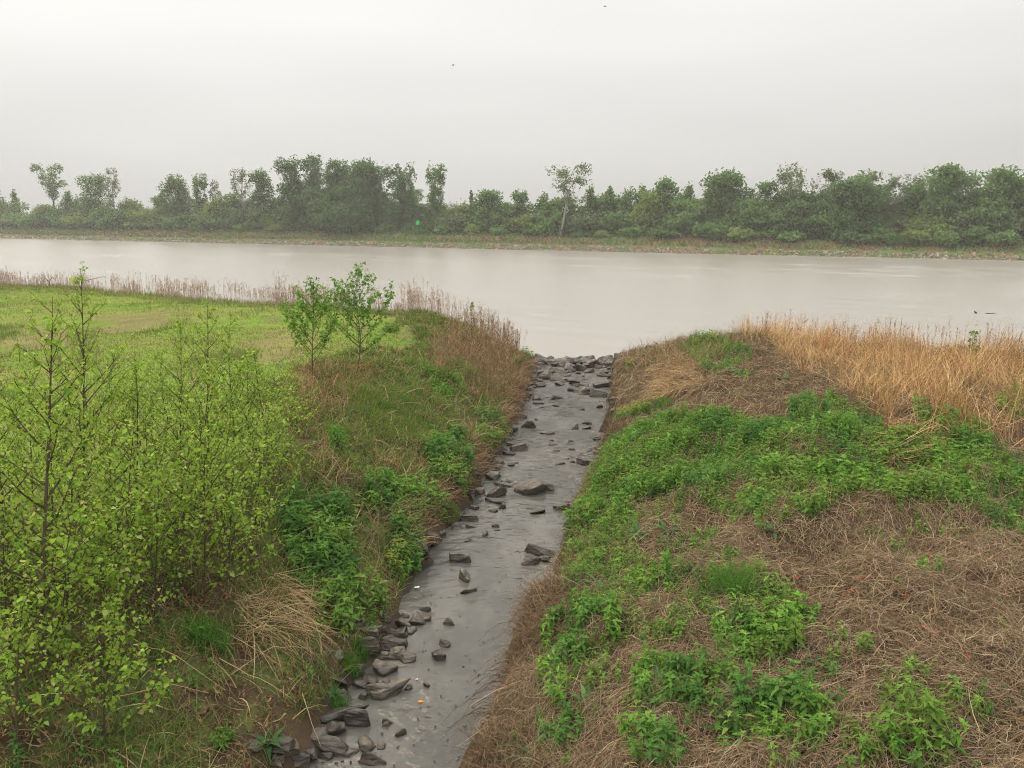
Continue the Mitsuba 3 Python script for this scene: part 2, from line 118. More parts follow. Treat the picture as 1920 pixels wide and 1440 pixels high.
FAR_TREES = [(-197.2, 341.1, 27.9, 13.4, 'lolly', 1), (-173.0, 327.6, 22.5, 11.5, 'tall', 2), (-159.3, 318.4, 24.8, 7.3, 'sparse', 3), (-129.3, 306.4, 21.4, 10.0, 'round', 4), (-116.6, 297.7, 20.9, 7.3, 'vase', 5), (-112.0, 299.8, 18.8, 5.7, 'sparse', 6), (-97.2, 287.7, 22.3, 7.0, 'sparse', 7), (-87.8, 280.7, 21.5, 8.7, 'tall', 8), (-75.6, 272.2, 25.6, 10.3, 'tall', 9), (-66.4, 268.6, 25.9, 10.2, 'tall', 10), (-56.5, 261.3, 23.6, 11.0, 'round', 11), (-47.0, 257.6, 23.2, 12.6, 'round', 12), (-35.7, 254.1, 22.2, 10.3, 'tall', 13), (-31.5, 250.8, 17.9, 5.8, 'spire', 14), (-23.4, 248.9, 21.8, 7.4, 'vase', 15), (-12.5, 246.7, 13.7, 3.3, 'spire', 16), (-7.0, 241.7, 13.2, 9.8, 'round', 17), (2.7, 238.9, 13.3, 7.1, 'tall', 18), (13.4, 220.3, 20.0, 12.2, 'lean', 19), (22.2, 226.7, 14.4, 6.8, 'spire', 20), (27.5, 226.3, 14.3, 6.1, 'spire', 21), (36.3, 224.0, 14.3, 9.1, 'spire', 22), (42.1, 221.0, 16.1, 9.0, 'tall', 23), (48.3, 216.7, 14.4, 6.8, 'spire', 24), (57.7, 210.8, 17.6, 12.0, 'round', 25), (71.6, 203.7, 18.8, 12.7, 'sparse', 26), (78.6, 199.0, 17.0, 8.6, 'sparse', 27), (82.4, 189.2, 14.2, 14.1, 'round', 28), (88.6, 197.3, 16.7, 9.4, 'tall', 29), (94.6, 191.9, 16.1, 10.4, 'sparse', 30), (102.5, 186.8, 17.5, 13.4, 'round', 31), (111.3, 181.2, 16.8, 11.1, 'round', 32), (115.0, 178.2, 14.4, 7.3, 'round', 33), (66.2, 204.2, 14.5, 8.3, 'tall', 34), (36.7, 215.9, 10.9, 8.2, 'lime', 35), (-233.0, 359.4, 19.8, 6.3, 'tall', 36), (-221.3, 353.4, 17.6, 6.2, 'spire', 37), (-186.3, 334.4, 16.4, 9.0, 'spire', 38), (-152.6, 318.3, 13.4, 10.8, 'lime', 39), (-138.1, 309.8, 13.7, 10.5, 'tall', 40), (-102.9, 290.6, 14.2, 9.8, 'tall', 41), (-52.2, 257.4, 15.7, 19.2, 'round', 42), (-64.2, 264.2, 15.1, 12.5, 'round', 43), (-19.3, 249.1, 11.3, 7.4, 'lime', 44), (-1.6, 240.0, 9.8, 7.2, 'spire', 45), (9.5, 233.2, 12.7, 7.9, 'spire', 46), (97.5, 182.6, 7.2, 11.2, 'lime', 47), (107.4, 178.7, 8.0, 10.9, 'round', 48), (71.5, 195.9, 9.2, 12.0, 'round', 49), (60.3, 202.8, 9.7, 12.4, 'round', 50), (48.0, 209.0, 10.5, 12.8, 'tall', 51), (16.8, 226.1, 11.1, 9.2, 'tall', 52), (-199.3, 339.9, 13.0, 11.5, 'lime', 53), (65.9, 197.1, 6.3, 10.7, 'round', 54), (77.1, 190.2, 6.7, 10.3, 'round', 55), (-242.6, 361.0, 8.6, 12.6, 'tall', 60), (-233.0, 355.7, 12.9, 15.9, 'round', 61), (-223.7, 353.8, 8.5, 11.0, 'spire', 62), (-220.6, 351.6, 12.2, 13.9, 'tall', 63), (-208.6, 343.7, 8.0, 12.5, 'lime', 64), (-203.5, 345.8, 8.5, 17.2, 'tall', 65), (-199.9, 343.8, 8.6, 15.2, 'round', 66), (-189.0, 336.9, 13.5, 15.9, 'spire', 67), (-180.0, 333.0, 13.4, 11.3, 'tall', 68), (-176.8, 330.2, 8.8, 11.2, 'lime', 69), (-168.2, 327.1, 11.6, 11.3, 'tall', 70), (-158.2, 321.5, 8.6, 13.9, 'round', 71), (-151.9, 315.4, 8.7, 15.6, 'spire', 72), (-148.0, 314.7, 7.1, 15.8, 'tall', 73), (-137.0, 306.4, 8.9, 15.4, 'lime', 74), (-132.6, 308.2, 10.5, 12.4, 'tall', 75), (-128.8, 307.9, 11.4, 11.4, 'round', 76), (-121.2, 302.9, 13.6, 11.9, 'spire', 77), (-115.5, 300.9, 9.2, 10.8, 'tall', 78), (-108.5, 292.5, 14.3, 10.4, 'lime', 79), (-107.4, 295.4, 11.6, 11.1, 'tall', 80), (-102.1, 293.3, 11.2, 13.3, 'round', 81), (-94.5, 290.5, 14.6, 10.2, 'spire', 82), (-89.2, 282.1, 14.2, 9.5, 'tall', 83), (-83.2, 283.7, 13.6, 11.5, 'lime', 84), (-76.2, 276.8, 16.2, 13.0, 'tall', 85), (-73.8, 274.0, 17.7, 8.6, 'round', 86), (-67.7, 275.3, 14.5, 8.9, 'spire', 87), (-62.3, 270.9, 15.3, 11.2, 'tall', 88), (-57.4, 266.5, 17.2, 12.4, 'lime', 89), (-55.5, 265.5, 14.1, 8.8, 'tall', 90), (-51.8, 268.5, 18.3, 9.0, 'round', 91), (-44.6, 264.2, 16.0, 8.3, 'spire', 92), (-40.1, 256.9, 13.2, 10.6, 'tall', 93), (-37.4, 256.0, 13.1, 9.1, 'lime', 94), (-32.5, 257.8, 14.3, 9.5, 'tall', 95), (-27.7, 251.9, 10.0, 8.4, 'round', 96), (-22.2, 250.1, 10.3, 11.7, 'spire', 97), (-19.9, 249.7, 7.9, 9.4, 'tall', 98), (-15.2, 245.2, 10.3, 8.1, 'lime', 99), (-13.2, 244.9, 7.6, 10.5, 'tall', 100), (-8.1, 245.6, 10.2, 9.7, 'round', 101), (-5.4, 240.1, 7.6, 10.9, 'spire', 102), (-0.8, 238.7, 9.7, 10.2, 'tall', 103), (2.4, 241.3, 9.6, 8.7, 'lime', 104), (7.5, 235.9, 9.6, 9.7, 'tall', 105), (12.1, 230.9, 10.6, 7.5, 'round', 106), (12.7, 231.1, 11.4, 10.0, 'spire', 107), (18.9, 231.6, 8.8, 7.8, 'tall', 108), (21.8, 229.9, 9.0, 8.0, 'lime', 109), (24.3, 229.7, 12.3, 8.4, 'tall', 110), (28.0, 227.3, 11.6, 11.1, 'round', 111), (32.4, 223.9, 13.6, 11.5, 'spire', 112), (35.8, 223.5, 10.7, 11.0, 'tall', 113), (37.4, 217.0, 13.1, 9.8, 'lime', 114), (40.5, 220.5, 13.0, 8.2, 'tall', 115), (45.0, 218.0, 10.5, 9.5, 'round', 116), (45.6, 215.6, 12.5, 10.2, 'spire', 117), (50.2, 216.0, 10.3, 7.7, 'tall', 118), (53.9, 214.5, 12.7, 8.5, 'lime', 119), (55.0, 211.4, 13.1, 7.3, 'tall', 120), (57.9, 211.8, 13.1, 7.2, 'round', 121), (62.7, 208.4, 13.2, 8.9, 'spire', 122), (63.3, 208.1, 10.6, 9.7, 'tall', 123), (66.3, 203.9, 11.0, 9.8, 'lime', 124), (68.7, 203.5, 10.4, 8.4, 'tall', 125), (73.8, 203.5, 11.8, 9.4, 'round', 126), (76.2, 202.2, 11.8, 10.4, 'spire', 127), (79.2, 202.0, 11.3, 6.5, 'tall', 128), (81.0, 199.2, 13.8, 9.1, 'lime', 129), (81.7, 195.2, 12.8, 8.2, 'tall', 130), (84.9, 196.1, 12.0, 9.0, 'round', 131), (88.5, 194.6, 11.2, 9.7, 'spire', 132), (89.4, 193.6, 13.9, 8.3, 'tall', 133), (91.9, 193.9, 13.3, 9.9, 'lime', 134), (95.8, 190.8, 12.9, 7.6, 'tall', 135), (97.3, 190.6, 13.9, 7.8, 'round', 136), (97.8, 186.0, 10.7, 9.3, 'spire', 137), (102.9, 189.8, 12.0, 7.5, 'tall', 138), (104.7, 188.3, 10.9, 7.2, 'lime', 139), (105.6, 185.7, 11.1, 9.0, 'tall', 140), (107.3, 182.9, 12.5, 6.2, 'round', 141), (111.7, 184.6, 12.3, 7.5, 'spire', 142), (111.7, 181.1, 11.5, 8.8, 'tall', 143), (114.0, 180.8, 11.3, 8.3, 'lime', 144), (118.2, 179.8, 12.8, 8.3, 'tall', 145), (118.2, 177.5, 11.2, 5.9, 'round', 146)]
FAR_THICKET = [(-245.0, 358.1, 9.2, 21.6), (-238.7, 355.4, 10.1, 19.7), (-230.2, 352.8, 9.1, 20.5), (-223.6, 348.8, 7.8, 21.1), (-213.6, 345.0, 6.8, 13.3), (-204.5, 337.7, 7.0, 17.5), (-201.7, 340.9, 9.7, 16.1), (-193.2, 334.8, 11.1, 16.1), (-183.9, 331.7, 8.8, 13.6), (-175.7, 323.4, 8.6, 15.1), (-168.5, 321.2, 7.9, 12.5), (-165.0, 322.2, 11.5, 12.8), (-152.2, 310.5, 10.2, 16.7), (-146.3, 308.7, 9.7, 17.3), (-142.6, 307.7, 10.8, 18.5), (-135.5, 303.9, 7.2, 17.7), (-130.0, 301.1, 7.9, 11.1), (-120.5, 294.5, 6.9, 11.8), (-116.1, 294.6, 8.2, 11.9), (-113.5, 294.4, 7.9, 14.2), (-107.0, 290.0, 8.1, 12.7), (-100.7, 287.4, 7.7, 14.1), (-95.5, 283.4, 9.4, 10.1), (-88.7, 280.5, 9.5, 14.6), (-83.5, 278.4, 7.5, 16.5), (-79.1, 274.7, 9.4, 14.5), (-72.4, 273.6, 7.3, 12.1), (-68.7, 269.9, 8.5, 11.3), (-61.7, 267.5, 5.5, 15.0), (-60.1, 268.2, 7.9, 12.7), (-53.4, 261.7, 6.8, 14.9), (-47.9, 260.4, 6.1, 12.5), (-44.4, 260.6, 8.3, 15.2), (-38.6, 256.5, 7.4, 13.1), (-36.5, 256.4, 5.7, 9.3), (-31.3, 251.4, 5.1, 10.1), (-25.5, 250.2, 5.1, 13.3), (-22.5, 249.2, 6.2, 11.0), (-16.9, 241.5, 7.9, 13.3), (-12.6, 242.5, 6.8, 10.4), (-9.0, 239.4, 6.5, 13.9), (-6.3, 238.3, 7.8, 9.9), (-1.3, 237.5, 6.2, 12.1), (3.1, 234.4, 6.9, 8.5), (4.5, 232.9, 6.8, 14.2), (10.3, 228.1, 10.0, 13.7), (13.7, 226.2, 8.9, 10.1), (15.3, 225.3, 7.0, 12.2), (20.2, 222.9, 9.1, 13.0), (23.8, 224.0, 6.6, 10.9), (27.4, 219.7, 7.4, 12.4), (31.3, 220.4, 7.9, 12.9), (34.4, 219.8, 6.2, 8.1), (36.4, 216.5, 6.5, 8.6), (39.2, 215.1, 6.9, 9.0), (43.8, 212.9, 8.3, 12.3), (47.5, 212.2, 6.7, 12.9), (49.5, 212.4, 7.7, 12.6), (52.0, 209.4, 8.5, 8.5), (55.2, 209.0, 7.1, 8.9), (57.2, 203.4, 6.1, 8.7), (60.2, 203.1, 6.2, 7.8), (65.0, 202.3, 7.7, 10.4), (66.6, 200.6, 5.9, 7.0), (68.7, 197.4, 6.7, 10.6), (72.1, 199.9, 8.2, 8.6), (75.3, 196.3, 5.6, 8.8), (77.9, 198.0, 5.6, 11.5), (81.3, 195.6, 5.5, 9.6), (82.8, 193.6, 6.0, 10.5), (85.1, 189.3, 6.5, 7.7), (87.7, 190.6, 8.2, 11.1), (91.6, 190.5, 5.7, 10.5), (92.8, 187.5, 6.5, 11.2), (94.6, 184.5, 5.6, 7.5), (96.9, 184.1, 5.5, 8.9), (99.7, 181.9, 6.9, 8.3), (102.9, 184.2, 5.5, 8.4), (104.4, 179.9, 8.4, 9.5), (107.4, 181.6, 5.6, 7.9), (108.9, 179.8, 6.4, 9.7), (110.6, 177.8, 6.1, 6.7), (114.4, 177.8, 6.7, 6.5), (114.9, 173.8, 7.7, 10.2), (117.5, 173.3, 6.4, 7.1), (119.8, 174.1, 6.9, 8.3)]
FAR_SHRUBS = [(-215.0, 342.3, 7.5, 13.9), (-184.8, 325.8, 5.6, 11.0), (-159.5, 312.9, 6.7, 10.6), (-144.0, 305.5, 7.4, 10.3), (-125.5, 294.9, 6.0, 10.4), (-114.1, 287.4, 4.6, 7.8), (-93.5, 276.9, 4.0, 7.5), (-80.5, 270.8, 3.9, 7.3), (-39.0, 249.0, 3.7, 8.4), (-27.9, 242.8, 2.5, 4.9), (-20.2, 239.4, 4.2, 8.1), (-11.1, 234.8, 3.3, 7.3), (-3.9, 229.9, 2.5, 5.6), (6.1, 224.3, 2.7, 6.7), (18.4, 217.5, 2.1, 5.9), (24.5, 213.2, 1.9, 5.8), (32.6, 210.2, 3.6, 7.1), (40.0, 204.2, 2.9, 8.3), (50.0, 200.2, 5.0, 8.1), (56.8, 195.6, 4.5, 8.0), (66.5, 189.5, 3.4, 6.4), (77.9, 183.1, 3.7, 7.0), (85.1, 180.0, 4.4, 8.6), (90.4, 176.1, 4.1, 7.2), (95.7, 172.9, 3.8, 7.0), (101.0, 171.9, 4.5, 7.0), (105.2, 167.5, 3.8, 6.8)]
# ------------------------------------------------------------------ small tools
def tag(key, label=None, category=None, group=None, kind=None):
    labels[key] = {k: v for k, v in (('label', label), ('category', category), ('group', group), ('kind', kind)) if v}
def free(key):
    k, i = key, 0
    while k in scene or k in labels or any(x.startswith(k + '__') for x in (scene if i == 0 else ())):
        i += 1
        k = f'{key}_{i:03d}'
    return k
COUNT = {}
def numbered(name):
    n = COUNT.get(name, 0)
    COUNT[name] = n + 1
    return name if n == 0 else f'{name}_{n:03d}'
def put(key, mesh, bsdf, smooth=False, color=None, to=None):
    d = mikit.ply(mesh, bsdf, smooth=smooth, color=color)
    if to is not None:
        d['to_world'] = to
    scene[key] = d
    return key
class Soup:
    """Collects faces with a colour per vertex; build() makes them one mesh."""
    def __init__(self): self.v, self.f, self.c, self.n = [], [], [], 0
    def add(self, v, f, c):
        v = np.asarray(v, float).reshape(-1, 3)
        self.v.append(v); self.f.append(np.asarray(f).reshape(-1, 3) + self.n)
        self.c.append(np.broadcast_to(np.asarray(c, float), v.shape)); self.n += len(v)
    def build(self, key, bsdf, smooth=False):
        if self.n:
            put(key, (np.vstack(self.v), np.vstack(self.f)), bsdf, smooth, np.vstack(self.c))
        return key
def pick(rng, palette, n, jitter=0.15):
    """n colours from a list of (weight, rgb)."""
    w = np.array([p[0] for p in palette], float)
    c = np.array([p[1] for p in palette])[rng.choice(len(palette), n, p=w / w.sum())]
    return np.clip(c * (1 + jitter * rng.standard_normal((n, 1))) * (1 + 0.35 * jitter * rng.standard_normal((n, 3))), 0.004, 0.8)
GX, GY = np.arange(-75, 48, 0.25), np.arange(-10, 82, 0.25)
GZ = raw_height(GX[None, :], GY[:, None])
def ground_z(x, y):
    i = np.clip((np.asarray(x) - GX[0]) / 0.25, 0, len(GX) - 1.001)
    j = np.clip((np.asarray(y) - GY[0]) / 0.25, 0, len(GY) - 1.001)
    a, b = i.astype(int), j.astype(int)
    s, t = i - a, j - b
    return (GZ[b, a] * (1 - s) + GZ[b, a + 1] * s) * (1 - t) + (GZ[b + 1, a] * (1 - s) + GZ[b + 1, a + 1] * s) * t
def on_lawn(x, y, seed=3):
    w = 4.5 * (meshkit.fbm(np.stack([x / 1.6, y / 1.6, 0 * x], -1), 3, seed) - 0.5)
    return shapely.contains_xy(shapely.Polygon(LAWN).buffer(0.1), x + w, y + w)
def inland_of(x, y): return SHORE - (NX * x + NY * y)
def left_of(x, y): return np.interp(y, CREEK_Y, CREEK_L) - x
def right_of(x, y): return x - np.interp(y, RIGHT_Y, RIGHT_X)
def scatter(rng, poly, density, ok=None):
    """Random plan points inside a polygon; density per square metre (a number or a function of x, y up to its own maximum)."""
    p = shapely.Polygon(poly).buffer(0)
    x0, y0, x1, y1 = p.bounds
    top = density if np.isscalar(density) else density.top
    n = rng.poisson((x1 - x0) * (y1 - y0) * top)
    x, y = rng.uniform(x0, x1, n), rng.uniform(y0, y1, n)
    m = shapely.contains_xy(p, x, y)
    if not np.isscalar(density): m &= rng.random(n) * top < density(x, y)
    if ok is not None: m &= ok(x, y)
    return x[m], y[m]
def ribbons(soup, rng, x, y, length, lean, bend, width, color, segs=4, az=None, curl=0.0, follow=False, lift=0.0, tip=0.15, z=None):
    """Grass-like strips: from each base, leaning by lean and bending over by bend (radians from upright); follow = lying on the ground."""
    n = len(x)
    if n == 0: return
    A = lambda a: np.broadcast_to(np.asarray(a, float), (n,))
    az = rng.uniform(0, 2 * PI, n) if az is None else A(az)
    L, lean, bend, width, curl, lift = map(A, (length, lean, bend, width, curl, lift))
    pts = np.zeros((n, segs + 1, 3)); pts[:, 0, 0], pts[:, 0, 1] = x, y
    side = np.zeros((n, segs + 1, 3)); roll = rng.uniform(-0.9, 0.9, n)
    for k in range(segs + 1):
        t = k / segs
        th, a = lean + bend * t, az + curl * t
        d = np.stack([np.sin(th) * np.cos(a), np.sin(th) * np.sin(a), np.cos(th)], -1)
        if k < segs: pts[:, k + 1] = pts[:, k] + d * (L / segs)[:, None]
        w = np.stack([-np.sin(a), np.cos(a), 0 * a], -1)
        w = w * np.cos(roll)[:, None] + np.cross(d, w) * np.sin(roll)[:, None]
        side[:, k] = w * (width * (1 - (1 - tip) * t ** 1.5) * 0.5)[:, None]
    if follow:
        pts[..., 2] += ground_z(pts[..., 0], pts[..., 1]) + lift[:, None]
    else:
        pts[..., 2] += (ground_z(x, y) if z is None else z)[:, None] + lift[:, None]
    v = np.stack([pts - side, pts + side], 2).reshape(n, -1, 3)
    m = 2 * (segs + 1)
    k = np.arange(segs) * 2
    f = np.concatenate([np.stack([k, k + 1, k + 3], -1), np.stack([k, k + 3, k + 2], -1)])
    f = (f[None] + (np.arange(n) * m)[:, None, None]).reshape(-1, 3)
    soup.add(v.reshape(-1, 3), f, np.repeat(color, m, axis=0))
def rot(yaw, pitch, roll):
    """n rotation matrices: roll about x, then pitch about y (nose down positive), then yaw about z."""
    cy, sy, cp, sp, cr, sr = np.cos(yaw), np.sin(yaw), np.cos(pitch), np.sin(pitch), np.cos(roll), np.sin(roll)
    o, i = np.zeros_like(cy), np.ones_like(cy)
    Z = np.stack([cy, -sy, o, sy, cy, o, o, o, i], -1).reshape(-1, 3, 3)
    Y = np.stack([cp, o, sp, o, i, o, -sp, o, cp], -1).reshape(-1, 3, 3)
    X = np.stack([i, o, o, o, cr, -sr, o, sr, cr], -1).reshape(-1, 3, 3)
    return Z @ Y @ X
def stamp(soup, V, F, pos, R, s, color):
    """Copies of a small mesh at pos with rotation R and scale s (n or n x 3)."""
    n = len(pos)
    if n == 0: return
    s = np.asarray(s, float); s = s[:, None, None] if s.ndim == 1 else s[:, None, :]
    v = np.einsum('nij,nkj->nki', R, V[None] * s) + np.asarray(pos)[:, None]
    f = (F[None] + (np.arange(n) * len(V))[:, None, None]).reshape(-1, 3)
    c = np.repeat(color, len(V), axis=0) if np.ndim(color) == 2 else color.reshape(-1, 3)
    soup.add(v.reshape(-1, 3), f, c)
def tube(soup, pts, radii, color, sides=6):
    p = np.asarray(pts, float)
    t = np.gradient(p, axis=0); t /= np.linalg.norm(t, axis=1, keepdims=True) + 1e-12
    ref = np.where(np.abs(t[:, 2:]) < 0.9, [0, 0, 1.0], [1.0, 0, 0])
    a = np.cross(t, ref); a /= np.linalg.norm(a, axis=1, keepdims=True) + 1e-12
    b = np.cross(t, a); ang = np.arange(sides) * 2 * PI / sides
    v = p[:, None] + np.broadcast_to(radii, (len(p),))[:, None, None] * (np.cos(ang)[None, :, None] * a[:, None] + np.sin(ang)[None, :, None] * b[:, None])
    i, j = np.meshgrid(np.arange(len(p) - 1), np.arange(sides), indexing='ij')
    q = np.stack([i * sides + j, i * sides + (j + 1) % sides, (i + 1) * sides + (j + 1) % sides, (i + 1) * sides + j], -1).reshape(-1, 4)
    soup.add(v.reshape(-1, 3), np.vstack([q[:, [0, 1, 2]], q[:, [0, 2, 3]]]), color)
def blade_leaf(n=4, w=0.28, droop=0.35, fold=0.25, wave=0.0):
    """A leaf of unit length along +x: n segments, half width w, drooping and folded along its midrib."""
    V, F = [], []
    for k in range(n + 1):
        t = k / n
        half = w * 0.5 * (math.sin(PI * min(1, (0.06 + t) ** 0.75)) if k < n else 0.02)
        half = max(half, 0.012)
        z = -droop * t * t
        V += [(t, -half, z + fold * half + wave * math.sin(9 * t)), (t, 0, z), (t, half, z + fold * half + wave * math.sin(9 * t + 2))]
    for k in range(n):
        a = 3 * k
        for i in (0, 1):
            F += [(a + i, a + i + 3, a + i + 4), (a + i, a + i + 4, a + i + 1)]
    return np.array(V, float), np.array(F)
HEART_V = np.array([(0, 0, 0), (0.45, 0, -0.02), (1, 0, -0.16), (-0.06, 0.26, 0.03), (0.22, 0.46, 0.07), (0.42, 0.36, 0.05), (0.66, 0.27, 0.0), (-0.06, -0.26, 0.03), (0.22, -0.46, 0.07), (0.42, -0.36, 0.05), (0.66, -0.27, 0.0)], float)
HEART_LITE = np.array([(0, 1, 4), (1, 6, 4), (1, 2, 6), (0, 8, 1), (1, 8, 10), (1, 10, 2)])
HEART_F = np.array([(0, 4, 3), (0, 1, 4), (1, 5, 4), (1, 6, 5), (1, 2, 6), (0, 7, 8), (0, 8, 1), (1, 8, 9), (1, 9, 10), (1, 10, 2)])
# ------------------------------------------------------------------ materials
VC = {'type': 'mesh_attribute', 'name': 'vertex_color'}
scene['leaf_matter'] = {'type': 'principledthin', 'base_color': VC, 'roughness': 0.55, 'spec_trans': 0.0, 'diff_trans': 0.9, 'eta': 1.4}
scene['dry_matter'] = {'type': 'twosided', 'bsdf': {'type': 'diffuse', 'reflectance': VC}}
scene['wood_matter'] = {'type': 'twosided', 'bsdf': {'type': 'diffuse', 'reflectance': VC}}
def soil_relief(p, n, uv): return fbm(p.x * 5, p.y * 5, p.z * 5, octaves=4) * 0.08
scene['soil'] = {'type': 'bumpmap', 'arbitrary': {**proc(soil_relief, 0.01)}, 'scale': 1.0, 'bsdf': {'type': 'diffuse', 'reflectance': VC}}
def stone_color(p, n, uv):
    a = fbm(p.x * 3.1, p.y * 3.1, p.z * 9.0, octaves=4)
    b = noise(p.x * 38, p.y * 38, p.z * 60)
    c = mix((0.026, 0.023, 0.019), (0.105, 0.091, 0.075), smoothstep(0.25, 0.8, a))
    tint = noise(p.x * 1.7, p.y * 1.7, 3.0)
    return c * (0.75 + 0.5 * b) * mix((0.75, 0.76, 0.78), (1.35, 1.26, 1.12), tint)
def stone_relief(p, n, uv): return fbm(p.x * 9, p.y * 9, p.z * 34, octaves=4) * 0.03
scene['wet_stone'] = {'type': 'bumpmap', 'arbitrary': proc(stone_relief, 0.004), 'scale': 1.0,
                      'bsdf': {'type': 'principled', 'base_color': proc(stone_color), 'roughness': 0.48, 'specular': 0.5}}
def river_relief(p, n, uv):
    a = 0.4551 * p.x + 0.8905 * p.y
    b = 0.8905 * p.x - 0.4551 * p.y
    big = smoothstep(0.52, 0.78, fbm(b * 0.06 + 3, a * 0.11, 0.0, octaves=3))
    return (fbm(b * 0.9, a * 1.6, 0.0, octaves=3) - 0.5) * (0.03 + 0.13 * big) + (noise(b * 5, a * 6) - 0.5) * 0.006
scene['river_water_matter'] = {'type': 'bumpmap', 'arbitrary': proc(river_relief, 0.05), 'scale': 1.0,
                        'bsdf': {'type': 'roughplastic', 'diffuse_reflectance': {'type': 'rgb', 'value': [0.30, 0.285, 0.26]}, 'int_ior': 1.33, 'alpha': 0.12, 'nonlinear': False}}
def creek_relief(p, n, uv):
    w = noise(p.x * 0.8, p.y * 0.35, 4.0)
    return (fbm(p.x * 3.2 + 2 * w, p.y * 5.5 + w, 0.0, octaves=4) - 0.5) * (0.04 + 0.16 * smoothstep(17.0, 30.0, p.y)) * (0.3 + 1.5 * w)
def creek_color(p, n, uv):
    return mix((0.082, 0.081, 0.072), (0.128, 0.124, 0.111), smoothstep(0.25, 0.75, fbm(p.x * 1.4, p.y * 0.8, 2.0, octaves=5)))
scene['creek_water_matter'] = {'type': 'bumpmap', 'arbitrary': proc(creek_relief, 0.01), 'scale': 1.0,
                        'bsdf': {'type': 'roughplastic', 'diffuse_reflectance': proc(creek_color), 'int_ior': 1.33, 'alpha': 0.03, 'nonlinear': False}}
# ------------------------------------------------------------------ the ground: one sheet from the creek to the far wood
def axis(*spans):
    out = [spans[0][0]]
    for a, b, s in spans: out += list(np.linspace(a, b, max(1, int(round((b - a) / s))) + 1)[1:])
    return np.array(out)
xs = axis((-480, -260, 20), (-260, -76, 4), (-76, -12, 0.6), (-12, 14, 0.21), (14, 45, 0.6), (45, 150, 3), (150, 330, 20))
ys = axis((-60, -4, 4), (-4, 4, 0.5), (4, 30, 0.21), (30, 50, 0.28), (50, 80, 0.7), (80, 150, 7), (150, 390, 2.5), (390, 520, 26))
X, Y = np.meshgrid(xs, ys)
Z = raw_height(X, Y)
def grid_faces(ny, nx):
    i, j = np.meshgrid(np.arange(ny - 1), np.arange(nx - 1), indexing='ij')
    a = (i * nx + j).ravel()
    return np.vstack([np.stack([a, a + 1, a + nx + 1], -1), np.stack([a, a + nx + 1, a + nx], -1)])
def soil_colors(x, y, z):
    q = np.stack([x, y, 0 * x], -1)
    big, mid, fine = meshkit.fbm(q / 3.5, 3, 11), meshkit.fbm(q / 0.8, 3, 12), meshkit.noise(q / 0.22, 13)
    soil = np.array([0.085, 0.060, 0.038])[None] * (0.6 + 0.8 * mid[:, None])
    bank_soil = (x < np.interp(y, CREEK_Y, CREEK_L) - 0.8) & (y < 60)
    soil = np.where((bank_soil & (mid + 0.2 * (fine - 0.5) > 0.45))[:, None], np.array([0.10, 0.125, 0.040])[None] * (0.7 + 0.6 * fine[:, None]), soil)
    lawn_a, lawn_b, bare = np.array([0.145, 0.22, 0.042]), np.array([0.18, 0.205, 0.058]), np.array([0.18, 0.172, 0.072])
    lawn = lawn_a + (lawn_b - lawn_a) * sstep(0.3, 0.7, big)[:, None]
    lawn = lawn * (0.72 + 0.35 * mid[:, None] + 0.2 * fine[:, None])
    p = shapely.Polygon(LAWN).buffer(0.4)
    mask = shapely.contains_xy(p, x + 1.5 * (mid - 0.5), y + 1.5 * (fine - 0.5))
    b = np.zeros(len(x), bool)
    for bp in BARE_LAWN: b |= shapely.contains_xy(shapely.Polygon(bp).buffer(0.3), x + 4 * (mid - 0.5), y + 4 * (big - 0.5) + 1.0 * (fine - 0.5))
    b |= (big < 0.30) & (mid < 0.42)
    lawn = np.where(b[:, None], bare * (0.75 + 0.5 * mid[:, None]), lawn)
    c = np.where(mask[:, None], lawn, soil)
    s = NX * x + NY * y
    wet = (z < creek_z(y) + 0.12) & (s < SHORE + 2)
    c = np.where(wet[:, None], np.array([0.05, 0.044, 0.036]) * (0.6 + 0.8 * mid[:, None]), c)
    far = s > 120
    g = np.where((big + 0.25 * (fine - 0.5) > 0.45)[:, None], np.array([0.085, 0.125, 0.040]), np.array([0.15, 0.105, 0.06])) * (0.7 + 0.6 * mid[:, None])
    return np.where(far[:, None], g, c)
put('ground', (np.stack([X, Y, Z], -1).reshape(-1, 3), grid_faces(*X.shape)), 'soil', True, soil_colors(X.ravel(), Y.ravel(), Z.ravel()))
tag('ground', 'grassy land and banks on both sides of the river', kind='structure')
rb_, ra_ = np.concatenate([[-520], np.arange(-330, 190, 2.0), [300, 420]]), np.arange(37, 194, 0.8)
RB, RA = np.meshgrid(rb_, ra_)
boil = sstep(0.50, 0.66, meshkit.fbm(np.stack([RB * 0.030, RA * 0.075, 0 * RA], -1), 3, 21))
chop = meshkit.fbm(np.stack([RB * 0.16, RA * 0.62, 0 * RA], -1), 3, 22) - 0.5
RZ = chop * (0.04 + 0.30 * boil) * sstep(40, 55, RA) * (0.35 + 0.65 * sstep(80, 150, RA))
put('river', (np.stack([NY * RB + NX * RA, -NX * RB + NY * RA, RZ], -1).reshape(-1, 3), grid_faces(*RB.shape)), 'river_water_matter', True)
tag('river', 'wide muddy brown river reflecting the pale sky', kind='structure')
cy_ = np.concatenate([np.arange(-8, 8, 0.5), np.arange(8, 47.6, 0.055)])
u_ = np.linspace(0, 1, 76)
cl_, cr_ = np.interp(cy_, CREEK_Y, CREEK_L) - 0.8, np.interp(cy_, RIGHT_Y, RIGHT_X) + 0.8
CX = cl_[:, None] + (cr_ - cl_)[:, None] * u_[None]
CYY = np.repeat(cy_[:, None], 76, 1)
wander = meshkit.noise(np.stack([CX * 0.8, CYY * 0.4, 0 * CX + 4], -1))
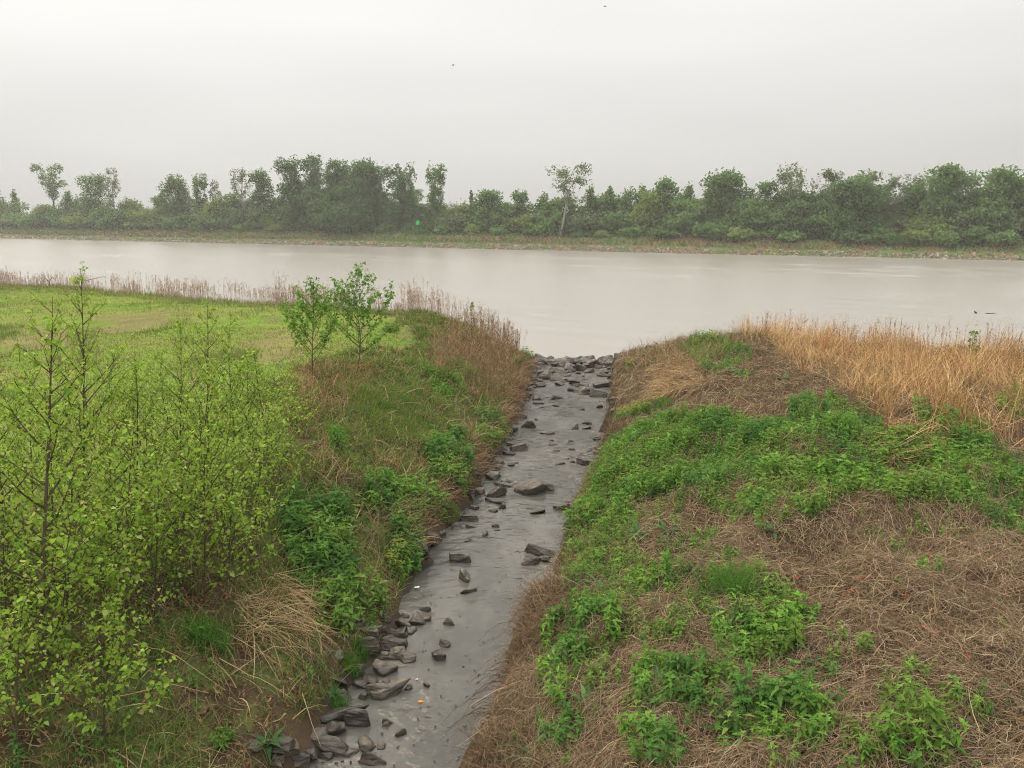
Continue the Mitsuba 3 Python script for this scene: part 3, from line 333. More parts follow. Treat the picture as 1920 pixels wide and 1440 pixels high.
riffle = 0.022 + 0.10 * sstep(17, 27, CYY) * (0.25 + 0.75 * sstep(0.35, 0.6, meshkit.fbm(np.stack([CX * 0.5, CYY * 0.45, 0 * CX], -1), 2, 3)))
for rx, ry, rw, rd, rh in ROCKS_UPPER + ROCKS_MID + ROCKS_LOWER + ROCKS_NEAR:
    if rw > 0.2: riffle = riffle + 0.07 * np.exp(-((CX - rx) / (0.75 * rw)) ** 2 - ((CYY - ry - 0.45 * rw) / (1.1 * rw + 0.2)) ** 2)
CZ = creek_z(CYY) + (meshkit.fbm(np.stack([CX * 3.0 + 2 * wander, CYY * 4.2 + 1.5 * wander, 0 * CX], -1), 3, 6) - 0.5) * riffle * (0.5 + wander)
put('creek', (np.stack([CX, CYY, CZ], -1).reshape(-1, 3), grid_faces(len(cy_), 76)), 'creek_water_matter', True)
tag('creek', 'shallow grey creek running between the banks down to the river', kind='structure')
rng = np.random.default_rng(12)
soup = Soup(); n = 420
y = 9 + 26 * rng.random(n) ** 1.5
x = np.interp(y, CREEK_Y, CREEK_L) + (np.interp(y, RIGHT_Y, RIGHT_X) - np.interp(y, CREEK_Y, CREEK_L)) * rng.uniform(0.08, 0.92, n)
chip = np.array([(-1, -.5, 0), (1, -.4, 0.3), (1.1, .4, 0.1), (-.8, .5, 0.3)], float), np.array([(0, 1, 2), (0, 2, 3)])
stamp(soup, *chip, np.stack([x, y, creek_z(y) + 0.018 + 0.02 * (y > 17)], -1), rot(rng.uniform(0, 6.3, n), rng.normal(0, .2, n), rng.normal(0, .2, n)), rng.uniform(0.012, 0.03, n), np.array([[0.045, 0.038, 0.03]]) * rng.uniform(0.5, 1.8, (n, 1)))
soup.build('raindrop_specks', 'dry_matter')  # added dark chips stand in for the dark dots of raindrop dimples
tag('raindrop_specks', 'dark specks of debris drifting on the creek', 'debris', kind='stuff')
# ------------------------------------------------------------------ rocks
def rock_mesh(rng, w, d, h, flat=0.5):
    """An angular slab-like stone: a hull of random points, a few faces cut flat, its surface finely broken."""
    n = int(rng.integers(11, 20))
    p = rng.uniform(-1, 1, (n, 3))
    p /= np.maximum(np.linalg.norm(p, axis=1, keepdims=True), 1e-6) ** rng.uniform(0.45, 0.85)
    p[:, 2] = np.sign(p[:, 2]) * np.abs(p[:, 2]) ** flat
    m = trimesh.Trimesh(p).convex_hull
    for _ in range(3 if w > 0.3 else 2):
        m = m.subdivide()
    m = trimesh.smoothing.filter_taubin(m, lamb=0.5, nu=0.3, iterations=int(rng.integers(2, 6)))
    v = np.array(m.vertices)
    lo, hi = v.min(0), v.max(0)
    v = (v - (lo + hi) / 2) / (hi - lo)
    v *= [w, d, h]
    o = rng.uniform(0, 50, 3)
    strata = meshkit.fbm(v * [3 / w, 3 / d, 7 / h] + o, 3, 5) - 0.5
    nrm = np.array(m.vertex_normals)
    v += nrm * (strata * 0.11 * min(w, d, h) * 1.6)[:, None]
    return v, np.array(m.faces)
def place_rocks(spec, seed, name, words, category, group, sink=0.35, tilt=0.22, on_land=False, z_extra=None):
    rng = np.random.default_rng(seed)
    keys = []
    for i, (x, y, w, d, h) in enumerate(spec):
        V, F = rock_mesh(rng, w * 1.15, max(d, 0.45 * w) * 1.15, h * (1.5 + sink), flat=rng.uniform(0.25, 0.6))
        R = rot(np.array([rng.uniform(-0.35, 0.35)]), np.array([rng.normal(0, tilt)]), np.array([rng.normal(0.08, tilt)]))[0]
        V = V @ R.T
        z = max(float(ground_z(x, y)), float(creek_z(y)) - 0.02) if on_land else float(creek_z(y))
        V += [x, y, z + h * (0.25 - 0.5 * sink) + (0 if z_extra is None else z_extra(x, y))]
        key = numbered(name)
        put(key, (V, F), 'wet_stone', 32)
        word = words[i] if isinstance(words, list) else words
        shared = not isinstance(words, list) or words.count(word) > 1
        tag(key, word, category, group if shared else None)
        keys.append(key)
    return keys
rng = np.random.default_rng(77)
ROCKS_MOUTH = [(x, y, w * 1.25, d * 1.2, h * 1.25) for x, y, w, d, h in ROCKS_MOUTH] + [(rng.uniform(1.0, 6.9), rng.uniform(44.8, 48.0), w, w * rng.uniform(0.6, 1), w * rng.uniform(0.35, 0.6)) for w in rng.uniform(0.35, 0.75, 34)]
place_rocks(ROCKS_MOUTH, 1, 'rock', 'dark grey stone piled in the low dam across the creek mouth', 'rock', 'stones of the dam at the creek mouth', z_extra=lambda x, y: 0.12 if y > 44.3 else 0.0)
ROCKS_UPPER = ROCKS_UPPER + [(rng.uniform(1.0, 5.6), 45 - 7.5 * rng.random() ** 1.6, w, w * rng.uniform(0.6, 1), w * rng.uniform(0.3, 0.5)) for w in rng.uniform(0.2, 0.55, 24)]
place_rocks(ROCKS_UPPER, 2, 'rock', 'dark stone standing in the creek just upstream of the dam', 'rock', 'stones in the creek below the dam')
place_rocks(ROCKS_MID, 3, 'rock', 'small dark stone breaking the riffles halfway down the creek', 'rock', 'stones in the riffles')
LOWER = ['low flat stone by the left bank beside the big twin boulder', 'thin flat slab behind the low flat stone by the left bank', 'blocky layered slab near the left bank, left of the big twin boulder', 'flat pale-topped slab in front of the blocky layered slab',
         'broken stone trailing in front of the layered slabs', 'stone wedged into the left bank beside the blocky layered slab', 'largest dark boulder in the creek, left half of a touching pair', 'dark boulder touching the right side of the largest boulder',
         'pale mottled stone barely above the water below the largest boulder', 'dark pointed boulder alone near the right bank', 'small dark stone tucked against the right bank greenery'] + ['stone in the smooth grey water of the lower creek'] * 14
LOWER[16] = 'chunky dark boulder alone near the left bank where the creek narrows'
LOWER[17] = 'long thin pale slab lying across the water near the right bank'
LOWER[18] = 'greenish wedge-shaped stone in front of the long thin pale slab'
LOWER[19] = 'greenish flat stone between the wedge-shaped stone and the right bank'
place_rocks(ROCKS_LOWER, 4, 'rock', LOWER, 'rock', 'stones in the lower creek')
place_rocks(ROCKS_NEAR + ROCKS_NEAR2, 5, 'rock', 'small stone poking out of the grey water nearest the viewer', 'rock', 'small stones in the nearest water', sink=0.5)
rng = np.random.default_rng(78)
HEAP = [(np.interp(y, CREEK_Y, CREEK_L) - rng.uniform(-0.10, 0.6), y, w, w * rng.uniform(0.6, 1.0), w * rng.uniform(0.25, 0.42)) for y, w in zip(np.concatenate([rng.uniform(9.4, 11.0, 7), rng.uniform(11, 14.8, 10)]), rng.uniform(0.2, 0.42, 17))]
place_rocks(RIPRAP + RIPRAP2 + HEAP, 6, 'bank_stone', 'dark angular stone heaped along the near left edge of the creek', 'rock', 'riprap along the near left bank', sink=0.3, on_land=True)
rng = np.random.default_rng(7)
edge = []
for y in np.arange(17.5, 46, 0.55):     # stones half buried at the foot of the left bank
    if rng.random() < 0.8:
        w = rng.uniform(0.15, 0.5)
        edge.append((np.interp(y, CREEK_Y, CREEK_L) - rng.uniform(-0.25, 0.3), y, w, w * rng.uniform(0.6, 1.1), w * rng.uniform(0.3, 0.6)))
place_rocks(edge, 8, 'bank_stone', 'dark stone half buried at the foot of the left bank', 'rock', 'stones at the foot of the left bank', on_land=True)
edge = []
for y in np.arange(30, 47, 0.7):
    if rng.random() < 0.7:
        w = rng.uniform(0.2, 0.45)
        edge.append((np.interp(y, RIGHT_Y, RIGHT_X) + rng.uniform(-0.15, 0.3), y, w, w * rng.uniform(0.6, 1.1), w * rng.uniform(0.3, 0.6)))
place_rocks(edge, 9, 'bank_stone', 'dark stone half buried at the foot of the right bank near the mouth', 'rock', 'stones at the foot of the right bank', on_land=True)
# stones of the far revetment: far too small to tell apart
rng = np.random.default_rng(10)
soup = Soup()
shapes = []
for k in range(8):
    m = trimesh.Trimesh(rng.uniform(-1, 1, (9, 3)) / 1.3).convex_hull
    shapes.append((np.array(m.vertices), np.array(m.faces)))
for k in range(8):
    n = 900
    b = rng.uniform(-430, 160, n)
    a = FAR + rng.uniform(-0.9, 2.6, n) + 1.2 * (b > 0) * rng.random(n)
    x, y = NY * b + NX * a, -NX * b + NY * a
    s = rng.lognormal(-1.2, 0.32, n)
    z = np.maximum(raw_height(x, y), -0.2) + 0.3 * s
    g = rng.uniform(0.5, 1.2, (n, 1))
    stamp(soup, *shapes[k], np.stack([x, y, z], -1), rot(rng.uniform(0, 6.3, n), rng.normal(0, .4, n), rng.normal(0, .4, n)), s, np.array([0.34, 0.295, 0.25])[None] * g)
soup.build('far_revetment_stone', 'wood_matter')
tag('far_revetment_stone', 'pale band of rubble stone along the far waterline', 'stones', kind='stuff')
# ------------------------------------------------------------------ the wood on the far bank
LEAF4 = (np.array([(-0.5, -0.28, 0), (0.5, -0.28, 0.1), (0.55, 0.28, 0), (-0.5, 0.28, -0.1)], float), np.array([(0, 1, 2), (0, 2, 3)]))
GREENS = {'dark': [(3, (0.086, 0.162, 0.060)), (2, (0.108, 0.194, 0.068)), (1, (0.134, 0.214, 0.076))],
          'mid': [(3, (0.122, 0.222, 0.074)), (2, (0.152, 0.25, 0.082)), (1, (0.172, 0.26, 0.094))],
          'lime': [(3, (0.185, 0.262, 0.074)), (2, (0.215, 0.275, 0.084))],
          'grey': [(3, (0.148, 0.208, 0.098)), (2, (0.17, 0.222, 0.110)), (1, (0.19, 0.22, 0.120))]}
def far_tree(x, y, h, w, kind, seed, hue):
    rng = np.random.default_rng(1000 + seed)
    base = float(raw_height(x, y)) - 0.1
    wood, leaf = Soup(), Soup()
    frac = {'lolly': 0.50, 'vase': 0.22, 'lean': 0.52, 'sparse': 0.18, 'tall': 0.16, 'spire': 0.08, 'round': 0.10, 'lime': 0.08, 'bush': 0.0}[kind]
    lean = {'lean': 0.16}.get(kind, rng.normal(0, 0.02))
    bark = np.array([0.17, 0.145, 0.115]) * rng.uniform(0.6, 1.1)
    if kind in ('lean', 'sparse', 'vase'): bark = np.array([0.33, 0.305, 0.26])
    trunk_top = 0.62 + 0.2 * (kind in ('spire', 'tall'))
    tr = lambda t: np.array([x + lean * h * t + 0.012 * h * math.sin(5 * t + seed), y, base + h * t])
    ts = np.linspace(0, trunk_top, 9)
    r0 = h * 0.014 + 0.03
    tube(wood, [tr(t) for t in ts], r0 * (1 - 0.8 * ts), bark, 7)
    R, hc = 0.62 * w, h * (1 - frac)
    lobes = []                                       # (centre, horizontal radius, vertical radius)
    m = {'bush': 5, 'spire': 6, 'sparse': 13, 'vase': 12, 'lolly': 9, 'lean': 11, 'round': 18, 'lime': 10, 'tall': 15}[kind]
    for k in range(m):
        t = (k + 0.5) / m
        a = k * 2.4 + rng.normal(0, 0.5)
        if kind == 'spire': off, rr, rz = 0.25 * R * (1 - t), R * (0.95 - 0.75 * t), hc * 0.17
        elif kind in ('vase', 'lolly', 'lean'): off, rr, rz = R * (0.15 + 0.62 * t) * rng.uniform(0.5, 1), R * rng.uniform(0.26, 0.42), hc * rng.uniform(0.14, 0.22)
        elif kind == 'round': off, rr, rz = R * 0.72 * math.sqrt(rng.random()) * math.sqrt(max(0.1, 1 - (1.5 * t - 0.5) ** 2)), R * rng.uniform(0.34, 0.5), hc * rng.uniform(0.13, 0.2)
        elif kind in ('bush', 'lime'): off, rr, rz = R * 0.55 * rng.random(), R * rng.uniform(0.4, 0.6), hc * rng.uniform(0.22, 0.34); t = 0.25 + 0.5 * rng.random() * (1 - off / R)
        else: off, rr, rz = R * 0.75 * math.sqrt(rng.random()) * (1 - 0.6 * max(0, t - 0.5)), R * rng.uniform(0.28, 0.45), hc * rng.uniform(0.09, 0.17)
        tt = min(max(t, 0.0), 1 - rz / hc)
        c = tr(frac + tt * (1 - frac)) + [off * math.cos(a), off * math.sin(a), 0]
        lobes.append((c, rr, rz))
        if kind != 'bush':
            p0 = tr(max(0.04, min(trunk_top, frac + tt * (1 - frac) - rng.uniform(0.12, 0.3))))
            tube(wood, [p0, (p0 + c) / 2 + [0, 0, -0.03 * h * rng.random()], c + [0, 0, rz * 0.7]], [r0 * 0.42, r0 * 0.28, 0.03], bark, 4)
    gap = {'sparse': 0.50, 'vase': 0.45, 'lean': 0.53, 'lolly': 0.46, 'tall': 0.40, 'bush': 0.32, 'spire': 0.38}.get(kind, 0.38)
    per = {'bush': 5.5}.get(kind, 8.5)
    if 60 <= seed < 200: per = 5.5
    area = np.array([rr * rz for _, rr, rz in lobes]) * PI
    N = int(per * area.sum() / (0.45 if gap < 0.5 else 0.35))
    which = rng.choice(m, N, p=area / area.sum())
    d = rng.standard_normal((N, 3)); d /= np.linalg.norm(d, axis=1, keepdims=True)
    d *= rng.random((N, 1)) ** 0.4 * (1 + 0.18 * rng.standard_normal((N, 1)))
    C0 = np.array([c for c, _, _ in lobes])[which]
    RR = np.array([(rr, rr, rz) for _, rr, rz in lobes])[which]
    p = C0 + d * RR
    p[:, 2] = np.maximum(p[:, 2], base + 0.15)
    g = meshkit.fbm(p / [1.5, 1.5, 1.9] + seed * 3.7, 3, 5)
    p = p[g > gap]; n = len(p); which = which[g > gap]
    s = rng.uniform(0.38, 0.80, n) * {'bush': 1.25, 'sparse': 0.8, 'lean': 0.8}.get(kind, 1.0)
    tone = rng.uniform(0.88, 1.12, m)[which][:, None]
    stamp(leaf, *LEAF4, p, rot(rng.uniform(0, 6.3, n), rng.normal(0, 0.6, n), rng.normal(0, 0.6, n)), s, pick(rng, hue, n, 0.09) * tone)
    return wood, leaf
TREE_WORDS = {1: 'tall lone tree with bare trunk and lopsided crown, leftmost above the low wood', 2: 'bushy pale tree next to the ragged tree, second tall tree from the left', 3: 'thin ragged tree with bare twigs on top beside the bushy pale tree',
 4: 'rounded dark tree left of a pair of narrow trees', 5: 'narrow vase-shaped tree right of the rounded dark tree', 6: 'thin see-through tree right of the narrow vase-shaped tree', 7: 'slim see-through tree at the left edge of the tallest grove',
 8: 'tall tree with a gap under its crown at the left of the tallest grove', 9: 'tall dark tree left of the highest treetop', 10: 'highest tree of the far bank in the dark grove', 11: 'broad dark tree in the middle of the tallest grove', 12: 'broad dark tree with an even rounded top at the right of the tallest grove',
 13: 'open-branched tall tree at the right end of the tallest grove', 14: 'small tree leaning out right of the tallest grove', 15: 'lone vase-shaped tree standing in the gap right of the tallest grove', 16: 'thin pointed tree in the low middle of the far wood',
 19: 'leaning tree with a pale bare trunk and sparse forked crown', 25: 'rounded tree rising above the even wood right of the leaning tree', 31: 'largest dense round-topped tree near the right end of the far bank', 35: 'low yellowish-green tree with a domed top in the right wood',
 26: 'tall see-through tree left of the gap in the right wood', 27: 'see-through tree with sky showing under its crown in the right wood', 28: 'dense dark green tree hanging low toward the right shore', 33: 'round tree cut by the right edge of the picture',
 36: 'small tree cut by the left edge of the picture'}
HUE = {10: 'dark', 9: 'dark', 11: 'dark', 12: 'dark', 42: 'dark', 43: 'dark', 8: 'dark', 13: 'dark', 28: 'dark', 49: 'dark', 54: 'mid', 55: 'mid', 2: 'mid', 3: 'grey', 6: 'grey', 7: 'grey', 19: 'grey', 26: 'grey', 27: 'grey', 30: 'grey'}
for x, y, h, w, kind, seed in FAR_TREES:
    hue = GREENS[HUE.get(seed, 'lime' if kind == 'lime' else 'mid')]
    wood, leaf = far_tree(x, y, h, w, kind, seed, hue)
    key = numbered('far_tree')
    wood.build(key + '__trunk', 'wood_matter', True)
    leaf.build(key + '__crown', 'leaf_matter')
    shape = {'spire': 'pointed green tree in the even wood along the far bank', 'lime': 'pale yellowish low tree in the wood along the far bank', 'round': 'broad bushy tree in the wood along the right half of the far bank',
             'tall': 'upright leafy tree in the wood along the far bank', 'sparse': 'open-crowned tree in the wood on the right of the far bank'}.get(kind)
    if seed in TREE_WORDS: tag(key, TREE_WORDS[seed], 'tree')
    else: tag(key, shape, 'tree', {'spire': 'pointed far trees', 'lime': 'pale low far trees', 'round': 'broad far trees', 'tall': 'upright far trees', 'sparse': 'open far trees'}[kind])
thicket = Soup()
for i, (x, y, h, w) in enumerate(FAR_THICKET):
    wood, leaf = far_tree(x, y, h, w, 'bush', 200 + i, GREENS[['mid', 'mid', 'dark', 'grey', 'lime'][i % 5]])
    for v, f, c in zip(leaf.v, leaf.f, leaf.c): thicket.add(v, f - f.min(), c)
thicket.build('far_thicket', 'leaf_matter')
tag('far_thicket', 'unbroken green undergrowth filling the far wood under the taller trees', 'undergrowth', kind='stuff')
for i, (x, y, h, w) in enumerate(FAR_SHRUBS):
    wood, leaf = far_tree(x, y, h, w, 'bush', 400 + i, GREENS[['mid', 'dark', 'mid', 'lime'][i % 4]])
    key = numbered('far_shrub')
    leaf.build(key, 'leaf_matter')
    tag(key, 'low green shrub on the grassy slope in front of the far wood', 'shrub', 'shrubs in front of the far wood')
# rough grass on the far bank
rng = np.random.default_rng(21)
soup = Soup()
n = 34000
b, a = rng.uniform(-430, 160, n), FAR + 3.5 + 15 * rng.random(n)
x, y = NY * b + NX * a, -NX * b + NY * a
patch = meshkit.fbm(np.stack([x / 12, y / 12, 0 * x], -1), 3, 31) + 0.1 * ((a - FAR) / 10 - 0.6)
col = np.where((patch > 0.47)[:, None], pick(rng, [(2, (0.105, 0.145, 0.050)), (1, (0.125, 0.15, 0.06))], n), pick(rng, [(2, (0.16, 0.118, 0.078)), (2, (0.18, 0.142, 0.092)), (1, (0.125, 0.12, 0.058))], n))
ribbons(soup, rng, x, y, rng.uniform(0.5, 1.1, n), rng.uniform(0, 0.5, n), rng.uniform(0.1, 0.9, n), 0.16, col, 2, z=raw_height(x, y))
soup.build('far_bank_grass', 'dry_matter')
tag('far_bank_grass', 'rough brown and green grass on the slope of the far bank', 'grass', kind='stuff')
# ------------------------------------------------------------------ saplings
BARK = np.array([0.105, 0.082, 0.055])
SPRING = [(3, (0.27, 0.41, 0.055)), (3, (0.325, 0.455, 0.075)), (2, (0.20, 0.34, 0.045)), (1, (0.42, 0.52, 0.15))]
def sapling(x, y, h, dx, seed, leaf_size, n_br, name, label, group=None, low=0.12, spread=0.30, parts=0, hue=SPRING, dens=1.0, bark=BARK):
    rng = np.random.default_rng(2000 + seed)
    base = np.array([x, y, float(ground_z(x, y)) - 0.06])
    wob = rng.normal(0, 0.012 * h, 2)
    dy = rng.normal(0, 0.03 * h)
    def stem(t): return base + np.array([dx * t ** 1.3 + wob[0] * math.sin(6 * t), dy * t + wob[1] * math.sin(5 * t + 1), (h + 0.06) * t])
    key = numbered(name)
    so = Soup(); ts = np.linspace(0, 1, 16)
    tube(so, [stem(t) for t in ts], ((0.0056 if parts else 0.0036) * h + 0.003) * (1 - ts) ** 0.85 + 0.003, bark * rng.uniform(0.85, 1.15), 8)
    so.build(key + '__trunk', 'wood_matter', True)
    P, D = [], []                     # leaf points and twig directions
    def twig(so, p, d, L, r, depth):
        n = max(3, int(L / 0.16)); pts = [p]
        for k in range(n):
            d = d + np.array([0, 0, 0.055]) + rng.normal(0, 0.055, 3); d /= np.linalg.norm(d)
            p = p + d * L / n; pts.append(p)
            t = (k + 1) / n
            if depth < 2 and t > 0.25 and rng.random() < (0.8 if depth == 0 else 0.28) * dens:
                a = rng.uniform(0, 2 * PI); q = np.array([math.cos(a), math.sin(a), 0.25]) * 0.8 + d * 0.75; q /= np.linalg.norm(q)
                twig(so, p, q, L * (1 - 0.6 * t) * rng.uniform(0.3, 0.6) + 0.05, r * 0.5, depth + 1)
            if t > 0.15:
                for _ in range(rng.poisson(3.4 * dens * (L / n) / 0.13)):
                    P.append(p + d * rng.uniform(-0.5, 0.5) * L / n); D.append(d)
        tube(so, pts, np.linspace(r, 0.0022, len(pts)), bark * 1.05, 4)
    for k in range(n_br):
        t = low + (0.97 - low) * (k + rng.random()) / n_br
        a = k * 2.4 + rng.normal(0, 0.4)
        L = spread * h * ((1 - t) ** 1.1 + 0.08) * rng.uniform(0.7, 1.2)
        up = rng.uniform(0.45, 0.95) + 0.5 * t
        d = np.array([math.cos(a), math.sin(a), up]); d /= np.linalg.norm(d)
        bs = Soup()
        twig(bs, stem(t), d, L, 0.0035 * h * (1 - t) ** 0.6 + 0.003, 0)
        bs.build(numbered(key + '__branch'), 'wood_matter', True)
    for t in np.linspace(0.5, 1.0, int(34 * dens)):
        P.append(stem(t)); D.append(np.array([0, 0, 1.0]))
    P, D = np.array(P), np.array(D); n = len(P)
    yaw = rng.uniform(0, 2 * PI, n)
    pet = np.stack([np.cos(yaw), np.sin(yaw), rng.uniform(-0.2, 0.5, n)], -1) * (0.45 * leaf_size)
    R = rot(yaw, rng.normal(0.35, 0.5, n), rng.normal(0, 0.55, n))
    s = leaf_size * np.clip(rng.lognormal(0, 0.38, n), 0.4, 1.9)
    C = pick(rng, hue, n, 0.17)
    pos = P + pet
    order = np.argsort(np.linalg.norm(pos - EYE, axis=1) / s)
    one, rest = order[:parts], order[parts:]
    lf = Soup(); stamp(lf, HEART_V, HEART_LITE, pos[rest], R[rest], s[rest], C[rest])
    lf.build(key + '__foliage', 'leaf_matter')
    labels[key + '__foliage'] = {'kind': 'stuff'}
    for i in one:
        put(numbered(key + '__leaf'), ((HEART_V * s[i]) @ R[i].T + pos[i], HEART_F), 'leaf_matter', False, np.repeat(C[i][None], len(HEART_V), 0))
    tag(key, label, 'young tree', group)
    return key
SAP_WORDS = {1: 'nearest and biggest sapling with a dark trunk at the lower left', 2: 'sapling with the tallest single shoot, its tip against the river at the left', 3: 'sapling with a clear straight trunk forking at the top, middle of the left thicket',
             4: 'sapling with a bare lower trunk at the right of the left thicket', 7: 'sapling cut by the left edge of the picture', 15: 'low leafy sapling in the bottom left corner', 16: 'low leafy sapling right of the bottom left corner'}
for x, y, h, dx, seed in SAPLINGS:
    h = min(h, 5.6)
    near = math.hypot(x, y) < 15
    size = 0.053 if near else 0.050
    sapling(x, y, h, dx, seed, size, int(12 + 4.2 * h), 'sapling', SAP_WORDS.get(seed, 'leafy light green sapling in the thicket on the left bank'), None if seed in SAP_WORDS else 'saplings of the left thicket',
            parts=280 if seed == 1 else 0, dens=0.9, spread=0.42 if h > 3.4 else 0.60, low=0.05)
PAIR_GREEN = [(3, (0.15, 0.30, 0.044)), (2, (0.18, 0.33, 0.05)), (1, (0.11, 0.24, 0.036))]
for (x, y, h, dx, seed), w in zip(PAIR, ('left tree of the young pair on the bank above the creek', 'right and taller tree of the young pair on the bank above the creek')):
    sapling(x, y, h, dx, seed, 0.078, 30, 'sapling', w, low=0.2, spread=0.62, hue=PAIR_GREEN, dens=0.85)
for (x, y, h, dx, seed), w in zip(BUSHLETS, ('thin pale-leaved shoot among the brown reeds at the tip of the left bank', 'leafy green shoot rising out of the tan reeds at the right')):
    sapling(x, y, h, dx, seed, 0.10, 12, 'shoot', w, low=0.2, spread=0.16, hue=[(1, (0.20, 0.26, 0.06)), (1, (0.15, 0.24, 0.05))], dens=0.7)
# ------------------------------------------------------------------ dry and green ground cover
THATCH = [(4, (0.220, 0.162, 0.100)), (4, (0.285, 0.215, 0.138)), (4, (0.150, 0.105, 0.065)), (1.5, (0.38, 0.30, 0.19)), (2, (0.095, 0.065, 0.045)), (0.2, (0.46, 0.38, 0.26))]
RUSSET = [(4, (0.21, 0.140, 0.080)), (3, (0.27, 0.190, 0.11)), (3, (0.135, 0.088, 0.052)), (0.5, (0.42, 0.32, 0.20))]
STRAW = [(4, (0.56, 0.365, 0.175)), (3, (0.47, 0.30, 0.14)), (2, (0.64, 0.45, 0.24)), (1, (0.31, 0.19, 0.10))]
PINK = [(3, (0.44, 0.32, 0.235)), (2, (0.37, 0.26, 0.185)), (2, (0.50, 0.385, 0.29))]
OLIVE = [(3, (0.15, 0.225, 0.05)), (3, (0.19, 0.25, 0.060)), (2, (0.11, 0.20, 0.042)), (0.7, (0.30, 0.25, 0.12)), (0.5, (0.38, 0.30, 0.17))]
FRESH = [(3, (0.085, 0.215, 0.035)), (2, (0.105, 0.25, 0.04)), (1, (0.14, 0.28, 0.05))]
LIME = [(3, (0.17, 0.25, 0.045)), (2, (0.20, 0.27, 0.055)), (1, (0.25, 0.27, 0.08))]
def fall_density(near, far, y0, y1):
    def f(x, y): return far + (near - far) * (1 - sstep(y0, y1, y))
    f.top = max(near, far)
    return f
RIGHT_BANK = [(-1.6, 5), (30, 5), (30, 30), (12, 40), (6, 45), (5, 40)]
LEFT_BANK = [(-14, 5), (-2, 5), (-1.2, 20), (1.5, 45), (1, 47.5), (-6, 47), (-8, 34), (-9, 24), (-13, 14)]
def mat(key, label, poly, palette, dens, side, seed, length=(0.14, 0.50), width=0.007, layers=(0.0, 0.14), edge=0.05, category='thatch', ok=None):
    """A mat of dead stems lying every way, a few sticking up."""
    rng = np.random.default_rng(seed); so = Soup()
    f = right_of if side == 'r' else left_of
    x, y = scatter(rng, poly, dens, lambda x, y: (f(x, y) > edge) & (inland_of(x, y) > 0.4) & (True if ok is None else ok(x, y)))
    n = len(x); far = 1 + 0.05 * np.clip(y - 10, 0, 40)
    flow = 6.28 * meshkit.fbm(np.stack([x / 2.2, y / 2.2, 0 * x], -1), 2, seed)
    az = flow * 1.2 + rng.normal(0, 1.5, n)
    heap = 0.6 + 0.8 * meshkit.fbm(np.stack([x / 0.9, y / 0.9, 0 * x], -1), 2, seed + 1)
    ribbons(so, rng, x, y, rng.uniform(*length, n) * far ** 0.5, rng.normal(1.35, 0.22, n), rng.normal(0.25, 0.35, n), width * far * rng.uniform(0.6, 1.5, n), pick(rng, palette, n, 0.2), 3, az=az, curl=rng.normal(0, 1.7, n), follow=True,
            lift=rng.uniform(*layers, n) * heap + 0.01)
    k = rng.random(n) < 0.10
    ribbons(so, rng, x[k], y[k], rng.uniform(0.15, 0.5, k.sum()), rng.uniform(0.2, 1.0, k.sum()), rng.uniform(0.2, 1.3, k.sum()), width * far[k], pick(rng, palette, k.sum(), 0.2), 4, curl=rng.normal(0, 0.5, k.sum()))
    so.build(key, 'dry_matter')
    tag(key, label, category, kind='stuff')
mat('dead_stem_mat', 'matted dead brown stems covering the right bank', RIGHT_BANK, THATCH, fall_density(1050, 150, 8, 19), 'r', 41, width=0.0064, edge=0.12, ok=lambda x, y: x < 0.72 * y + 1.5)
mat('dead_grass_mat', 'matted dead russet grass and stems on the left bank', LEFT_BANK, RUSSET, fall_density(95, 40, 10, 30), 'l', 42, width=0.011, layers=(0.0, 0.09), edge=0.3, ok=lambda x, y: ~on_lawn(x, y))
# fringe of dead weed hanging over the right edge of the creek
rng = np.random.default_rng(43); so = Soup()
yy = np.concatenate([rng.uniform(6, 34, 17000), rng.uniform(8, 15, 4500)]); xx = np.interp(yy, RIGHT_Y, RIGHT_X) + rng.gamma(1.7, 0.25, len(yy)) - 0.06
keep = meshkit.fbm(np.stack([xx * 0 + 1, yy / 1.7, 0 * yy], -1), 2, 5) + 0.10 * (yy < 14.5) > 0.43
xx, yy = xx[keep], yy[keep]; n = len(xx)
ribbons(so, rng, xx, yy, rng.uniform(0.18, 0.6, n), rng.uniform(0.3, 1.4, n), rng.uniform(0.3, 1.5, n), 0.008, pick(rng, [(4, (0.17, 0.115, 0.068)), (3, (0.235, 0.165, 0.10)), (4, (0.095, 0.064, 0.042)), (0.7, (0.42, 0.33, 0.21))], n, 0.2), 4, az=PI + rng.normal(0, 1.5, n), curl=rng.normal(0, 0.7, n), lift=rng.uniform(0.05, 0.2, n))
so.build('overhanging_dead_weed', 'dry_matter')
tag('overhanging_dead_weed', 'brown dead weed hanging over the right edge of the creek', 'dead weed', kind='stuff')
rng = np.random.default_rng(44); so = Soup()
yy = rng.uniform(17, 46, 6000); xx = np.interp(yy, CREEK_Y, CREEK_L) - rng.gamma(2.0, 0.3, len(yy)) - 0.1
n = len(xx)
ribbons(so, rng, xx, yy, rng.uniform(0.25, 0.8, n), rng.uniform(0.5, 1.2, n), rng.uniform(0.5, 1.3, n), 0.014, pick(rng, RUSSET, n, 0.2), 4, az=rng.normal(0, 0.7, n), curl=rng.normal(0, 0.7, n), lift=rng.uniform(0.0, 0.15, n))
so.build('overhanging_russet_grass', 'dry_matter')
tag('overhanging_russet_grass', 'russet dead grass drooping over the left edge of the creek', 'dead grass', kind='stuff')
